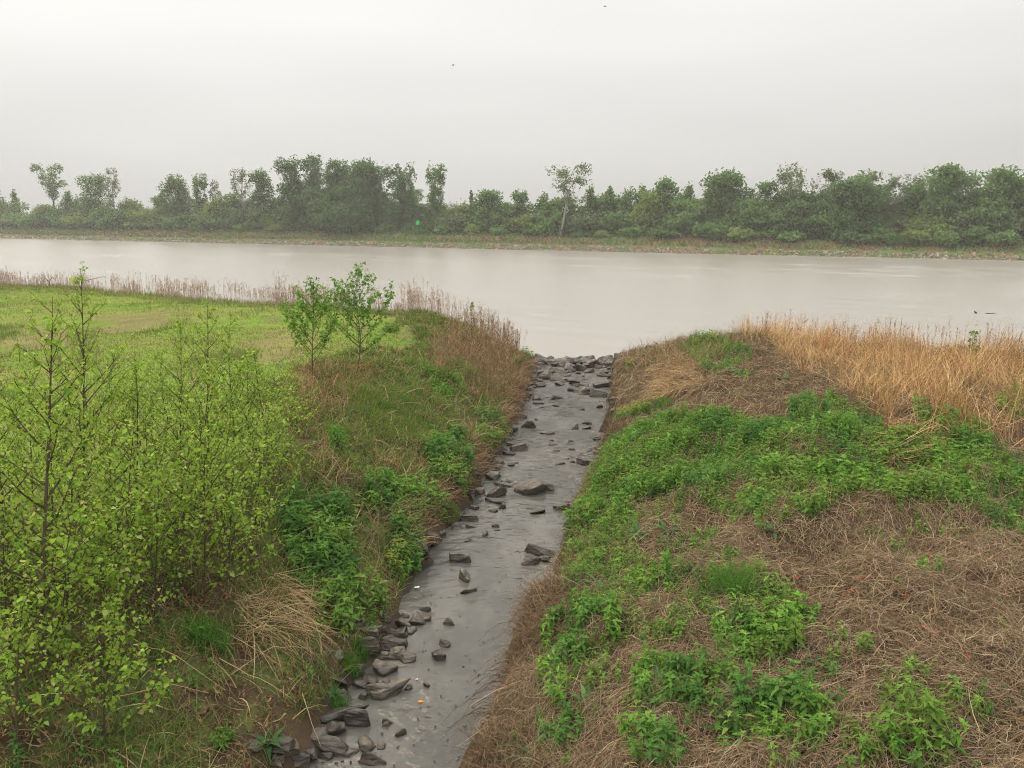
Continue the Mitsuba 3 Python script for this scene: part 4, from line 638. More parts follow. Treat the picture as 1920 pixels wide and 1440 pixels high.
# tan reeds of the right bank
rng = np.random.default_rng(45); so = Soup()
def reed_d(x, y): return 78 * sstep(0.34, 0.52, meshkit.fbm(np.stack([x / 1.6, y / 1.6, 0 * x], -1), 2, 9)) + 8
reed_d.top = 86
x, y = scatter(rng, RIGHT_REEDS, reed_d, lambda x, y: (inland_of(x, y) > 2.0) & (x < 0.75 * y + 3))
n = len(x)
sway = 12 * meshkit.fbm(np.stack([x / 1.6, y / 1.6, 0 * x], -1), 2, 10); tall = 0.40 + 1.15 * sstep(0.28, 0.72, meshkit.fbm(np.stack([x / 0.9, y / 0.9, 0 * x], -1), 3, 11))
ribbons(so, rng, x, y, rng.uniform(0.6, 1.2, n) * tall, np.abs(rng.normal(0.26, 0.26, n)), rng.uniform(0.0, 0.9, n), rng.uniform(0.010, 0.022, n), pick(rng, STRAW, n, 0.2), 4, az=sway + rng.normal(0, 0.8, n))
k = rng.random(n) < 0.35; m = k.sum()
ribbons(so, rng, x[k], y[k], rng.uniform(0.6, 1.2, m), rng.uniform(0.3, 1.1, m), rng.uniform(0.2, 1.0, m), 0.016, pick(rng, STRAW, m, 0.2), 4)
so.build('tan_reeds', 'dry_matter')
tag('tan_reeds', 'stand of dry tan reed grass on top of the right bank', 'reeds', kind='stuff')
def plumes(key, label, x, y, hgt, palette, seed, width=0.012, category='reeds'):
    """Dead standing stalks, each with a loose feathery head."""
    rng = np.random.default_rng(seed); so = Soup(); n = len(x)
    az, lean = rng.uniform(0, 2 * PI, n), np.abs(rng.normal(0, 0.11, n))
    ribbons(so, rng, x, y, hgt, lean, 0.12, width, pick(rng, palette, n, 0.15), 3, az=az, tip=0.5)
    for r in range(9):
        q = rng.uniform(0.62, 1.0, n)
        px, py = x + np.sin(lean) * np.cos(az) * hgt * q, y + np.sin(lean) * np.sin(az) * hgt * q
        ribbons(so, rng, px, py, rng.uniform(0.08, 0.26, n) * hgt / 1.6, rng.uniform(0.2, 0.9, n), rng.uniform(0.2, 0.9, n), width * 1.3, pick(rng, palette, n, 0.15), 2, z=ground_z(x, y) + np.cos(lean) * hgt * q)
    so.build(key, 'dry_matter')
    tag(key, label, category, kind='stuff')
rng = np.random.default_rng(46)
t0 = rng.random(260) ** 0.85; t = np.clip(np.repeat(t0, 16) + rng.normal(0, 0.004, 4160), 0, 1); a = np.repeat(rng.normal(0, 1.2, 260), 16) + rng.normal(0, .25, 4160)
size = np.repeat(rng.uniform(0.3, 1.0, 260) + 0.35 * (rng.random(260) < 0.15), 16) * rng.uniform(0.6, 1.1, 4160)
lx, ly = np.interp(t, [0, .2, .4, .55, .7, .85, 1], [-62, -44, -31, -23, -16, -10, -2.5]), np.interp(t, [0, .2, .4, .55, .7, .85, 1], [74, 65.5, 59.5, 55.2, 51.8, 49.2, 44.5])
lx, ly = lx + a * 0.7 + rng.normal(0, .25, 4160), ly + a * 0.8 + 0.4
clump = meshkit.fbm(np.stack([lx / 2.2, ly / 2.2, 0 * lx], -1), 2, 15)
keep = (clump + 0.25 * (t - 0.4) > 0.36) & (inland_of(lx, ly) > 0.3)
lx, ly, t, size = lx[keep], ly[keep], t[keep], size[keep]
plumes('riverside_reeds', 'pinkish dead reeds in a row along the river edge of the lawn', lx, ly, 1.65 * size * (0.75 + 0.35 * t), PINK, 47, 0.016)
x, y = scatter(rng, DRY_PATCHES[1], 22, lambda x, y: (inland_of(x, y) > 1.0) & (left_of(x, y) > 0.8))
plumes('brown_reeds', 'brown dead reeds on the tip of the left bank by the creek mouth', x, y, rng.uniform(0.8, 2.0, len(x)), [(2, (0.30, 0.20, 0.12)), (2, (0.24, 0.15, 0.09)), (1, (0.38, 0.28, 0.17))], 48, 0.014)
x, y = scatter(rng, [(8, 35), (13, 37), (22, 33), (30, 30), (30, 27), (18, 29), (11, 33)], 4, lambda x, y: (inland_of(x, y) > 1.0))
plumes('reed_plumes', 'taller dead stalks with dark heads along the back of the tan reeds', x, y, rng.uniform(0.7, 1.6, len(x)), [(2, (0.42, 0.28, 0.16)), (1, (0.34, 0.22, 0.13))], 49, 0.016)
rng = np.random.default_rng(50); so = Soup()
for pi, poly in enumerate(DRY_PATCHES):
    x, y = scatter(rng, poly, 85, lambda x, y: (inland_of(x, y) > 1.0) & (left_of(x, y) > 0.3)); n = len(x)
    ribbons(so, rng, x, y, rng.uniform(0.4, 1.0, n), rng.uniform(0.1, 1.1, n), rng.uniform(0.2, 1.2, n), 0.014, pick(rng, [(3, (0.36, 0.225, 0.12)), (2, (0.27, 0.16, 0.085)), (1, (0.45, 0.31, 0.17))], n, 0.18), 4, curl=rng.normal(0, .4, n))
so.build('dry_grass_clumps', 'dry_matter')
tag('dry_grass_clumps', 'tangled dry orange-brown grass under the young pair and along the left bank', 'dry grass', kind='stuff')
rng = np.random.default_rng(51); so = Soup()
for poly, az, dens in zip(LODGED_STRAW, (-0.25, -1.6, 3.6), (210, 200, 130)):
    x, y = scatter(rng, poly, dens); n = len(x)
    ribbons(so, rng, x, y, rng.uniform(0.5, 1.3, n), rng.normal(1.25, 0.25, n), rng.normal(0.3, 0.35, n), 0.009 if az == -0.25 else 0.016, pick(rng, [(3, (0.40, 0.28, 0.15)), (2, (0.33, 0.22, 0.12)), (1, (0.50, 0.37, 0.22))], n, 0.15), 5, az=az + rng.normal(0, 0.6, n), curl=rng.normal(0, .6, n), follow=True, lift=rng.uniform(0.02, 0.22, n))
so.build('lodged_straw', 'dry_matter')
tag('lodged_straw', 'sheaves of pale straw combed flat on the banks', 'straw', kind='stuff')
rng = np.random.default_rng(57); so = Soup()
x, y = scatter(rng, [(5.6, 37), (7, 43.5), (9, 40), (12, 37.5), (13, 35), (10, 34), (8, 31), (7, 32)], 60, lambda x, y: (inland_of(x, y) > 0.8) & (right_of(x, y) > 0.5)); n = len(x)
ribbons(so, rng, x, y, rng.uniform(0.3, 1.0, n), rng.uniform(0.0, 0.9, n), rng.uniform(0.1, 1.0, n), 0.020, pick(rng, [(2, (0.30, 0.20, 0.115)), (2, (0.40, 0.28, 0.16)), (1.2, (0.13, 0.21, 0.05)), (1, (0.22, 0.15, 0.09))], n, .18), 3, curl=rng.normal(0, .5, n))
so.build('rim_weeds', 'dry_matter')
tag('rim_weeds', 'ragged brown and green weeds along the river-side rim of the right bank', 'weeds', kind='stuff')
# lawn
rng = np.random.default_rng(52); so = Soup()
def lawn_d(x, y): return 30 + 70 * (y < 40)
lawn_d.top = 100
bare_u = shapely.union_all([shapely.Polygon(b) for b in BARE_LAWN])
x, y = scatter(rng, LAWN, lawn_d, lambda x, y: (inland_of(x, y) > 1.0) & (~shapely.contains_xy(bare_u, x, y) | (rng.random(len(x)) < 0.2)))
n = len(x); tall = meshkit.fbm(np.stack([x / 3, y / 3, 0 * x], -1), 3, 17)
c = np.where((meshkit.fbm(np.stack([x / 5, y / 5, 0 * x], -1), 3, 18) > 0.5)[:, None], pick(rng, [(2, (0.165, 0.235, 0.055)), (1, (0.13, 0.205, 0.046))], n), pick(rng, [(2, (0.20, 0.22, 0.068)), (1, (0.165, 0.225, 0.055)), (0.6, (0.28, 0.225, 0.12))], n))
ribbons(so, rng, x, y, rng.uniform(0.04, 0.10, n) * (1 + 2.2 * (tall > 0.62)), rng.uniform(0, 0.8, n), rng.uniform(0, 0.9, n), 0.03, c, 2)
so.build('lawn_grass', 'leaf_matter')
tag('lawn_grass', 'mown grass of the lawn on the left', 'grass', kind='stuff')
rng = np.random.default_rng(58); so = Soup()
x, y = scatter(rng, [(-60, 66), (-44, 73), (-30, 64), (-20, 58), (-10, 53), (-4, 48), (-4, 42), (-9, 46.5), (-18, 49), (-29, 55), (-43, 61)], 34, lambda x, y: inland_of(x, y) > 0.8); n = len(x)
ribbons(so, rng, x, y, rng.uniform(0.15, 0.5, n), rng.uniform(0, 0.8, n), rng.uniform(0.1, 1.0, n), 0.035, pick(rng, [(3, (0.15, 0.22, 0.052)), (1.5, (0.20, 0.225, 0.07)), (1.5, (0.34, 0.26, 0.16))], n, .16), 3)
so.build('lawn_edge_grass', 'leaf_matter')
tag('lawn_edge_grass', 'longer ragged grass along the river-side edge of the lawn', 'grass', kind='stuff')
# mixed rough grass of the left bank
rng = np.random.default_rng(53); so = Soup()
def bank_d(x, y): return (70 + 220 * sstep(0.34, 0.54, meshkit.fbm(np.stack([x / 1.3, y / 1.3, 0 * x], -1), 3, 19))) * (1 - 0.1 * sstep(16, 35, y))
bank_d.top = 290
x, y = scatter(rng, LEFT_BANK, bank_d, lambda x, y: (left_of(x, y) > 0.2 + 0.4 * (y > 17)) & (inland_of(x, y) > 1.5) & ~on_lawn(x, y)); n = len(x)
far = 1 + 0.04 * np.clip(y - 10, 0, 40)
ribbons(so, rng, x, y, rng.uniform(0.15, 0.5, n), rng.uniform(0.1, 1.0, n), rng.uniform(0.3, 1.6, n), 0.016 * far, pick(rng, OLIVE, n, 0.18), 3, curl=rng.normal(0, .4, n))
so.build('rough_bank_grass', 'leaf_matter')
tag('rough_bank_grass', 'rough olive-green grass mixed into the left bank', 'grass', kind='stuff')
rng = np.random.default_rng(54); so = Soup()
x, y = scatter(rng, LIME_GRASS, 320); n = len(x)
ribbons(so, rng, x, y, rng.uniform(0.15, 0.5, n), rng.uniform(0.0, 0.6, n), rng.uniform(0.2, 1.2, n), 0.012, pick(rng, LIME, n, 0.15), 4)
so.build('lime_grass', 'leaf_matter')
tag('lime_grass', 'yellow-green feathery grass below the young pair of trees', 'grass', kind='stuff')
rng = np.random.default_rng(56); so = Soup()
x, y = scatter(rng, LEFT_BANK, 6, lambda x, y: (left_of(x, y) > 0.5) & (inland_of(x, y) > 1.5) & ~on_lawn(x, y)); n = len(x)
ribbons(so, rng, x, y, rng.uniform(0.35, 1.0, n), rng.uniform(0.3, 1.2, n), rng.uniform(0.2, 1.2, n), 0.010 + 0.0005 * y, pick(rng, [(2, (0.46, 0.36, 0.20)), (1, (0.38, 0.27, 0.14))], n, .15), 4, curl=rng.normal(0, .5, n))
so.build('pale_straws', 'dry_matter')
tag('pale_straws', 'pale single straws sticking out of the rough left bank', 'dead grass', kind='stuff')
# long single stalks lying across the left bank
rng = np.random.default_rng(55)
STALKS = [(-5.0, 15.0, 0.15, 1.6), (-4.4, 13.9, 0.35, 1.5), (-3.9, 12.9, 0.1, 1.0), (-5.3, 12.0, -0.6, 1.5), (-4.7, 11.2, -0.5, 1.3), (-4.2, 11.6, 0.6, 0.9), (-3.4, 11.2, -1.3, 0.8), (-3.1, 13.0, 1.7, 0.7), (-3.9, 15.9, 1.0, 1.0), (-6.0, 11.0, -0.5, 1.6), (-5.6, 9.8, 0.3, 1.2), (-3.4, 10.6, 0.9, 0.9)]
for i, (x, y, az, L) in enumerate(STALKS):
    so = Soup()
    pts = [(x + L * t * math.cos(az + .3 * t), y + L * t * math.sin(az + .3 * t), 0) for t in np.linspace(0, 1, 8)]
    pts = [(a, b, float(ground_z(a, b)) + 0.10 + 0.16 * math.sin(PI * k / 7) * rng.uniform(.6, 1)) for k, (a, b, _) in enumerate(pts)]
    tube(so, pts, np.linspace(0.008, 0.004, 8), np.array([0.50, 0.38, 0.22]) * rng.uniform(0.85, 1.1), 5)
    key = numbered('dead_stalk'); so.build(key, 'dry_matter', True)
    tag(key, 'long pale dead stalk lying across the left bank', 'stalk', 'dead stalks across the left bank')
# ------------------------------------------------------------------ leafy weeds
NET_LEAF = blade_leaf(2, 0.46, 0.42, 0.22)
DIAMOND = (np.array([(0, 0, 0), (0.45, -0.22, 0.02), (1, 0, -0.4), (0.45, 0.22, 0.02), (0.45, 0, -0.07)], float), np.array([(0, 1, 4), (1, 2, 4), (4, 2, 3), (0, 4, 3)]))
def nettle_template(rng, nodes=6, LEAF=NET_LEAF):
    """A nettle-like plant one unit tall: a stem, pairs of toothed drooping leaves turned a quarter at each node, a tuft at the top."""
    so = Soup(); bend = rng.normal(0, 0.10, 2)
    st = lambda t: np.array([bend[0] * t * t, bend[1] * t * t, t * 0.92])
    tube(so, [st(t) for t in np.linspace(0, 1, 4)], [0.014, 0.012, 0.009, 0.005], np.zeros(3), 3)
    k0 = so.n
    P, yaw, pit, s = [], [], [], []
    for k in range(nodes):
        t = 0.22 + 0.78 * (k + rng.uniform(-.2, .2)) / (nodes - 1)
        for j in (0, 1):
            P.append(st(min(t, 1))); yaw.append(k * PI / 2 + j * PI + rng.normal(0, 0.3)); pit.append(rng.normal(0.10, 0.22) - 0.5 * max(0, t - 0.8) / 0.2); s.append(0.29 * (1 - 0.55 * max(0, t - 0.55)) * rng.uniform(0.75, 1.15))
    for j in range(4):
        P.append(st(1)); yaw.append(j * PI / 2 + .7); pit.append(-0.7); s.append(0.13)
    n = len(P)
    stamp(so, *LEAF, np.array(P), rot(np.array(yaw), np.array(pit), rng.normal(0, .3, n)), np.array(s), np.ones((n, 3)))
    return np.vstack(so.v), np.vstack(so.f), k0
rng = np.random.default_rng(60)
NETTLES = [nettle_template(rng, int(k)) for k in (6, 7, 7, 8, 8, 9)]
FAR_NETTLES = [nettle_template(rng, int(k), DIAMOND) for k in (5, 6, 6, 7, 7, 8)]
NETTLE_HUE = [(3, (0.155, 0.305, 0.055)), (2, (0.19, 0.35, 0.066)), (2, (0.125, 0.255, 0.048)), (0.6, (0.23, 0.34, 0.08))]
DARK_HUE = [(3, (0.095, 0.215, 0.050)), (2, (0.12, 0.25, 0.06)), (1, (0.145, 0.28, 0.07))]
STEM = np.array([0.10, 0.13, 0.04])
PALE_HUE = [(2, (0.17, 0.29, 0.060)), (1, (0.20, 0.31, 0.075))]
def plant_nettles(soup, rng, x, y, h, hue=NETTLE_HUE, lean=0.18, far=False):
    LEAF = DIAMOND if far else NET_LEAF
    kind = rng.integers(0, len(NETTLES), len(x))
    tone = pick(rng, hue, len(x), 0.14)
    drift = meshkit.fbm(np.stack([x / 0.9, y / 0.9, 0 * x], -1), 3, 33)
    tone = np.where((drift > 0.60)[:, None], pick(rng, DARK_HUE, len(x), 0.14), np.where((drift < 0.40)[:, None], pick(rng, PALE_HUE, len(x), 0.14), tone))
    for k, (V, F, k0) in enumerate(FAR_NETTLES if far else NETTLES):
        m = kind == k
        n = m.sum()
        if not n: continue
        nleaf = (len(V) - k0) // len(LEAF[0])
        per = np.repeat(rng.normal(1, 0.13, (n, nleaf)), len(LEAF[0]), axis=1).clip(0.6, 1.4)
        c = np.empty((n, len(V), 3)); c[:, :k0] = STEM; c[:, k0:] = tone[m][:, None] * per[..., None]
        hh = h[m] if np.ndim(h) else np.full(n, h)
        stamp(soup, V, F, np.stack([x[m], y[m], ground_z(x[m], y[m]) - 0.02], -1), rot(rng.uniform(0, 6.3, n), rng.normal(0, lean, n), rng.normal(0, lean, n)), hh, c)
def nettle_patch(key, label, poly, dens, h0, h1, seed, hue=NETTLE_HUE, rough=0.3, far=False):
    rng = np.random.default_rng(seed); so = Soup()
    x, y = scatter(rng, shapely.Polygon(poly).buffer(0.12), dens, lambda x, y: (right_of(x, y) > -0.05) | (left_of(x, y) > 0.1))
    lump = meshkit.fbm(np.stack([x / 0.8, y / 0.8, 0 * x], -1), 3, seed)
    k = lump > rough; x, y, lump = x[k], y[k], lump[k]
    g = rng.random(len(x)) < 0.22
    for _ in range(4):
        ribbons(so, rng, x[g] + rng.normal(0, .05, g.sum()), y[g] + rng.normal(0, .05, g.sum()), rng.uniform(0.2, 0.5, g.sum()), rng.uniform(0, .7, g.sum()), rng.uniform(.2, 1.2, g.sum()), 0.010 + 0.0003 * y[g], pick(rng, FRESH + [(1.5, (0.30, 0.22, 0.12))], g.sum(), .15), 3)
    plant_nettles(so, rng, x, y, (h0 + (h1 - h0) * sstep(0.25, 0.75, lump)) * rng.uniform(0.75, 1.2, len(x)), hue, far=far)
    so.build(key, 'leaf_matter')
    tag(key, label, 'weeds', kind='stuff')
nettle_patch('nettle_field', 'broad dense green field of nettles across the right bank', NETTLE_FIELD, 72, 0.26, 0.52, 61, rough=0.24, far=True)
PATCH_WORDS = ['green nettle patch at the foot of the tan reeds', 'green weed patch on the right bank nearest the narrow water', 'small nettle patch at the right edge of the near creek', 'dense light green nettle mound right of the grass tuft',
               'nettle clump low on the near right bank beside broad-leaved docks', 'nettle clump near the bottom centre-right', 'green strip of nettles hanging down to the right edge of the creek', 'nettle clump at the lower right edge of the green patches',
               'nettles cut by the bottom edge of the picture', 'green edge of the nettle field draped over the right creek bank', 'docks and nettles along the right creek edge where it narrows', 'nettles on the steep near right edge of the creek', 'weeds at the bottom edge beside the dead branch', 'green weed patch halfway along the left bank', 'green weed patch beside the dark docks on the left bank', 'dark green weeds on the left bank across from the biggest boulder', 'green weeds hanging to the water where the creek narrows on the left', 'dark leafy weeds under the docks of the left bank', 'green weeds low on the left bank towards the mouth', 'green weeds above the left riprap stones', 'green weeds on the brown tip of the left bank', 'green weeds among the tan reeds', 'green weeds at the right edge of the tan reeds']
for i, (poly, w) in enumerate(zip(NETTLE_PATCHES, PATCH_WORDS)):
    nettle_patch(numbered('nettle_patch'), w, poly, (45, 60, 60, 75, 60, 50, 55, 55, 60, 50, 45, 40, 35, 60, 60, 70, 60, 60, 50, 40, 25, 30, 30)[i], 0.22 + 0.10 * (i > 12), 0.48 + 0.20 * (i > 12), 70 + i, hue=DARK_HUE if i in (15, 17) else NETTLE_HUE, far=poly[0][1] > 13.5)
for i, (poly, w) in enumerate(zip(SPARSE_GREEN, ('green weeds with docks near the top of the right bank', 'thin scattering of weeds below the nettle field near the creek', 'thin scattering of weeds at the lower edge of the nettle field', 'thin scattering of weeds between the docks and the near green patch'))):
    nettle_patch(numbered('scattered_weeds'), w, poly, 26, 0.16, 0.34 + 0.2 * (i == 0), 90 + i, rough=0.42)
rng = np.random.default_rng(95)
so = Soup()
x, y = scatter(rng, RIGHT_BANK, 1.6, lambda x, y: (right_of(x, y) > 0.3) & (inland_of(x, y) > 1) & (x < 0.72 * y + 1.5) & ((y < 14) | (y > 24)))
plant_nettles(so, rng, x, y, rng.uniform(0.10, 0.26, len(x)), far=True)
x, y = scatter(rng, LEFT_BANK, 14, lambda x, y: (left_of(x, y) > 0.5) & (inland_of(x, y) > 1) & (meshkit.fbm(np.stack([x / 1.5, y / 1.5, 0 * x], -1), 2, 7) > 0.44) & ~on_lawn(x, y))
plant_nettles(so, rng, x, y, rng.uniform(0.12, 0.42, len(x)), far=True)
so.build('weed_seedlings', 'leaf_matter')
tag('weed_seedlings', 'small green weeds dotted over both banks', 'weeds', kind='stuff')
for i, (x, y, w) in enumerate(NETTLE_CLUMPS):
    rng = np.random.default_rng(100 + i); so = Soup(); n = int(7 + 40 * w * w)
    a, r = rng.uniform(0, 6.3, n), w * 0.5 * np.sqrt(rng.random(n))
    plant_nettles(so, rng, x + r * np.cos(a) * 1.2, y + r * np.sin(a), w * rng.uniform(0.55, 0.95, n) * (0.75 if w > 0.6 else 1), lean=0.25)
    key = numbered('weed_clump'); so.build(key, 'leaf_matter')
    if i == 2: tag(key, 'largest bushy green clump alone on the brown mat at the lower right', 'weed')
    elif i == 23: tag(key, 'single bright green clump on the bottom of the left bank', 'weed')
    else: tag(key, 'small green leafy clump growing through the brown mat of the right bank', 'weed', 'weed clumps on the brown mat')
DOCK_LEAF = blade_leaf(6, 0.24, 0.6, 0.20, 0.03)
DOCK_HUE = [(3, (0.115, 0.235, 0.085)), (2, (0.15, 0.28, 0.11)), (1, (0.085, 0.19, 0.06))]
def dock(x, y, w, seed, label, group, n=None, dark=1.0):
    """A broad-leaved rosette; every leaf is a part."""
    rng = np.random.default_rng(seed); key = numbered('dock_plant'); n = n or int(rng.integers(9, 15)); z = float(ground_z(x, y))
    for k in range(n):
        a = k * 2.4 + rng.normal(0, 0.3); up = rng.uniform(0.25, 1.15); L = w * rng.uniform(0.55, 1.0)
        R = rot(np.array([a]), np.array([-up]), np.array([rng.normal(0, .4)]))[0]
        c = pick(rng, DOCK_HUE, 1, 0.12)[0] * dark
        put(numbered(key + '__leaf'), ((DOCK_LEAF[0] * L) @ R.T + [x + 0.02 * math.cos(a), y + 0.02 * math.sin(a), z + 0.02 + 0.03 * rng.random()], DOCK_LEAF[1]), 'leaf_matter', True, np.repeat(c[None], len(DOCK_LEAF[0]), 0))
    tag(key, label, 'weed', group)
for i, (x, y, w) in enumerate(DOCKS_RIGHT):
    far = y > 25
    dock(x, y, w * 1.12, 130 + i, 'broad-leaved dock in the green tuft behind the flattened straw at the top of the right bank' if far else 'broad-leaved dock rosette among the nettles of the near right bank', 'docks at the top of the right bank' if far else 'docks on the near right bank')
for i, (x, y, w) in enumerate(DOCKS_LEFT):
    dock(x, y, w, 160 + i, 'dark broad-leaved dock rosette on the left bank', 'docks on the left bank', 14, 0.75)
PETAL = (np.array([(0, 0, 0), (1, -.5, .25), (1.3, 0, .3), (1, .5, .25)], float), np.array([(0, 1, 2), (0, 2, 3)]))
def flower_weed(x, y, w, seed, label, group):
    rng = np.random.default_rng(seed); key = numbered('flowering_weed'); so = Soup(); n = 12
    a, r = rng.uniform(0, 6.3, n), w * 0.5 * np.sqrt(rng.random(n))
    px, py, h = x + r * np.cos(a), y + r * np.sin(a), w * rng.uniform(0.7, 1.15, n)
    plant_nettles(so, rng, px, py, h)
    so.build(key + '__foliage', 'leaf_matter')
    fl = Soup()
    for k in range(n):
        for j in range(3):
            c = np.array([px[k] + rng.normal(0, .05), py[k] + rng.normal(0, .05), ground_z(px[k], py[k]) + h[k] * rng.uniform(0.88, 1.08)])
            stamp(fl, *PETAL, np.repeat(c[None], 4, 0), rot(np.arange(4) * PI / 2, rng.normal(-.2, .2, 4), np.zeros(4)), np.full(4, 0.008 + 0.0003 * y), np.repeat(np.array([[0.62, 0.52, 0.06]]) * rng.uniform(.85, 1.1), 4, 0))
    fl.build(key + '__flowers', 'dry_matter')
    labels[key + '__flowers'] = {'label': 'tiny yellow flowers', 'kind': 'stuff'}
    tag(key, label, 'weed', group)
for i, (x, y, w) in enumerate(FLOWER_WEEDS):
    if x < 0 and y < 18: word = 'yellow-flowered weed on the left bank where the creek narrows'
    elif x < 0.2 and y < 24: word = 'dark green yellow-flowered weed on the left bank across from the biggest boulder'
    elif y < 29.5 and x > 3: word = 'yellow-flowered weed at the foot of the right bank below the flattened straw'
    elif x > 3: word = 'yellow-flowered weed on the upper rim of the right bank by the reeds'
    else: word = 'yellow-flowered weed on the left bank towards the creek mouth'
    flower_weed(x, y, w, 190 + i, word, word.replace('weed', 'weeds', 1))
for i, (x, y, w) in enumerate(GRASS_TUFTS):
    rng = np.random.default_rng(220 + i); so = Soup(); n = 190; a, r = rng.uniform(0, 6.3, n), w * 0.45 * np.sqrt(rng.random(n))
    ribbons(so, rng, x + r * np.cos(a), y + r * np.sin(a), w * rng.uniform(0.6, 1.15, n), rng.uniform(0, 0.5, n), rng.uniform(0.2, 1.4, n), 0.008 + 0.0002 * y, pick(rng, LIME if i in (7, 8) else FRESH, n, 0.13), 5)
    key = numbered('grass_tuft'); so.build(key, 'leaf_matter')
    side = 'left' if left_of(x, y) > 0 else 'right'
    if i < 3: tag(key, 'lush fine-bladed grass tuft among the nettles of the near right bank', 'grass', 'lush tufts on the near right bank')
    elif i in (7, 8): tag(key, 'bright lime grass cushion overhanging the left edge of the creek', 'grass', 'lime cushions on the left edge')
    else: tag(key, f'green grass tuft on the {side} bank of the creek', 'grass', f'grass tufts on the {side} bank')
rng = np.random.default_rng(238); so = Soup()
x, y = scatter(rng, [(-9, 6), (-3.4, 6), (-3.0, 11), (-4.2, 13), (-6, 16), (-9, 14)], 130, lambda x, y: left_of(x, y) > 0.4); n = len(x)
stamp(so, *DIAMOND, np.stack([x, y, ground_z(x, y) + 0.03 + 0.06 * rng.random(n)], -1), rot(rng.uniform(0, 6.3, n), rng.normal(0.1, .4, n), rng.normal(0, .5, n)), rng.uniform(0.05, 0.12, n), pick(rng, [(3, (0.21, 0.115, 0.06)), (2, (0.28, 0.16, 0.085)), (1, (0.13, 0.075, 0.045))], n, .18))
so.build('leaf_litter', 'dry_matter')
tag('leaf_litter', 'brown dead leaves littering the ground under the left thicket', 'leaf litter', kind='stuff')
rng = np.random.default_rng(239); so = Soup()
for k in range(260):    # wiry dead twigs tangled on the near right edge of the creek
    y = rng.uniform(8.5, 15); x = np.interp(y, RIGHT_Y, RIGHT_X) + rng.uniform(0.0, 0.7); z = float(ground_z(x, y)) + 0.08
    a, L = PI + rng.normal(0, 1.0), rng.uniform(0.3, 0.9); up = rng.uniform(0.1, 0.5)
    pts = [(x + L * t * math.cos(a + .5 * t), y + L * t * math.sin(a + .5 * t), max(z + L * (up * t - 0.75 * t * t), float(creek_z(y)))) for t in np.linspace(0, 1, 5)]
    tube(so, pts, np.linspace(0.006, 0.002, 5), np.array([0.15, 0.10, 0.065]) * rng.uniform(0.6, 1.9), 3)
so.build('wiry_twigs', 'dry_matter')
tag('wiry_twigs', 'wiry dead twigs tangled along the near right edge of the creek', 'twigs', kind='stuff')
# ------------------------------------------------------------------ single small things
def leafy_stump():
    x, y = -4.64, 20.4; z = float(ground_z(x, y)); rng = np.random.default_rng(240)
    so = Soup(); ts = np.linspace(0, 1, 6); top = np.array([x - 0.22, y + 0.05, z + 0.95])
    tube(so, [np.array([x, y, z - .1]) * (1 - t) + top * t for t in ts], [0.12, 0.11, 0.10, 0.10, 0.09, 0.02], BARK, 10)
    so.build('leafy_stump__trunk', 'wood_matter', True)
    n = 620; t, a = rng.random(n) ** 0.8, rng.uniform(0, 6.3, n)
    r = 0.13 + 0.09 * rng.random(n)
    p = np.array([x, y, z])[None] * (1 - t[:, None]) + (top + [0, 0, .05])[None] * t[:, None] + np.stack([r * np.cos(a), r * np.sin(a), 0 * a], -1) * (1 - 0.5 * (t > .93))[:, None]
    lf = Soup(); stamp(lf, *NET_LEAF, p, rot(a, rng.normal(0.5, .4, n), rng.normal(0, .4, n)), rng.uniform(.06, .11, n), pick(rng, [(2, (0.12, 0.29, 0.045)), (1, (0.16, 0.34, 0.05))], n, .12))
    lf.build('leafy_stump__foliage', 'leaf_matter'); labels['leafy_stump__foliage'] = {'kind': 'stuff'}
    tag('leafy_stump', 'short post-like stump wrapped in bright green leaves on the left bank', 'stump')
leafy_stump()
for i, (x, y) in enumerate(RUST_LEAVES):
    rng = np.random.default_rng(250 + i); V, F = blade_leaf(3, 0.8, 0.3, 0.45)
    so = Soup()
    for k in range(2):
        R = rot(rng.uniform(0, 6.3, 1), rng.normal(0.1, .3, 1), rng.normal(0, .5, 1))
        stamp(so, V, F, np.array([[x + .05 * k, y, float(ground_z(x, y)) + 0.10 + .02 * k]]), R, np.array([rng.uniform(0.08, 0.14)]), np.array([[0.25, 0.088, 0.052]]) * rng.uniform(.8, 1.3))
    key = numbered('rust_leaf'); so.build(key, 'dry_matter', True)
    tag(key, 'rust-red dead leaf lying on the brown mat at the lower right', 'dead leaf', 'rust-red leaves on the brown mat')
V, F = blade_leaf(4, 0.75, 0.1, 0.15)
put('orange_leaf', (V * 0.10 + [-1.62, 11.86, float(creek_z(11.86)) + 0.012], F), 'dry_matter', True, np.repeat([[0.75, 0.26, 0.03]], len(V), 0))
tag('orange_leaf', 'small bright orange leaf floating on the near creek', 'leaf')
m = trimesh.creation.box((0.16, 0.07, 0.012)).subdivide().subdivide(); v = np.array(m.vertices); v[:, 2] += 0.03 * np.sin(18 * v[:, 0])
R = rot(np.array([-0.5]), np.array([0.1]), np.array([0.3]))[0]
so = Soup(); so.add((v * [0.8, 0.8, 1]) @ R.T + [-2.15, 16.1, float(creek_z(16.1)) + 0.06], np.array(m.faces), [0.75, 0.75, 0.73]); so.build('white_scrap', 'dry_matter')
tag('white_scrap', 'torn white scrap on the mud at the left edge of the creek', 'litter')
so = Soup(); so.add((v * [0.3, 0.35, 0.5]) @ R.T + [-1.72, 12.52, float(creek_z(12.5)) + 0.02], np.array(m.faces), [0.72, 0.72, 0.70]); so.build('white_scrap_001', 'dry_matter')
tag('white_scrap_001', 'tiny white scrap floating near the left riprap stones', 'litter')
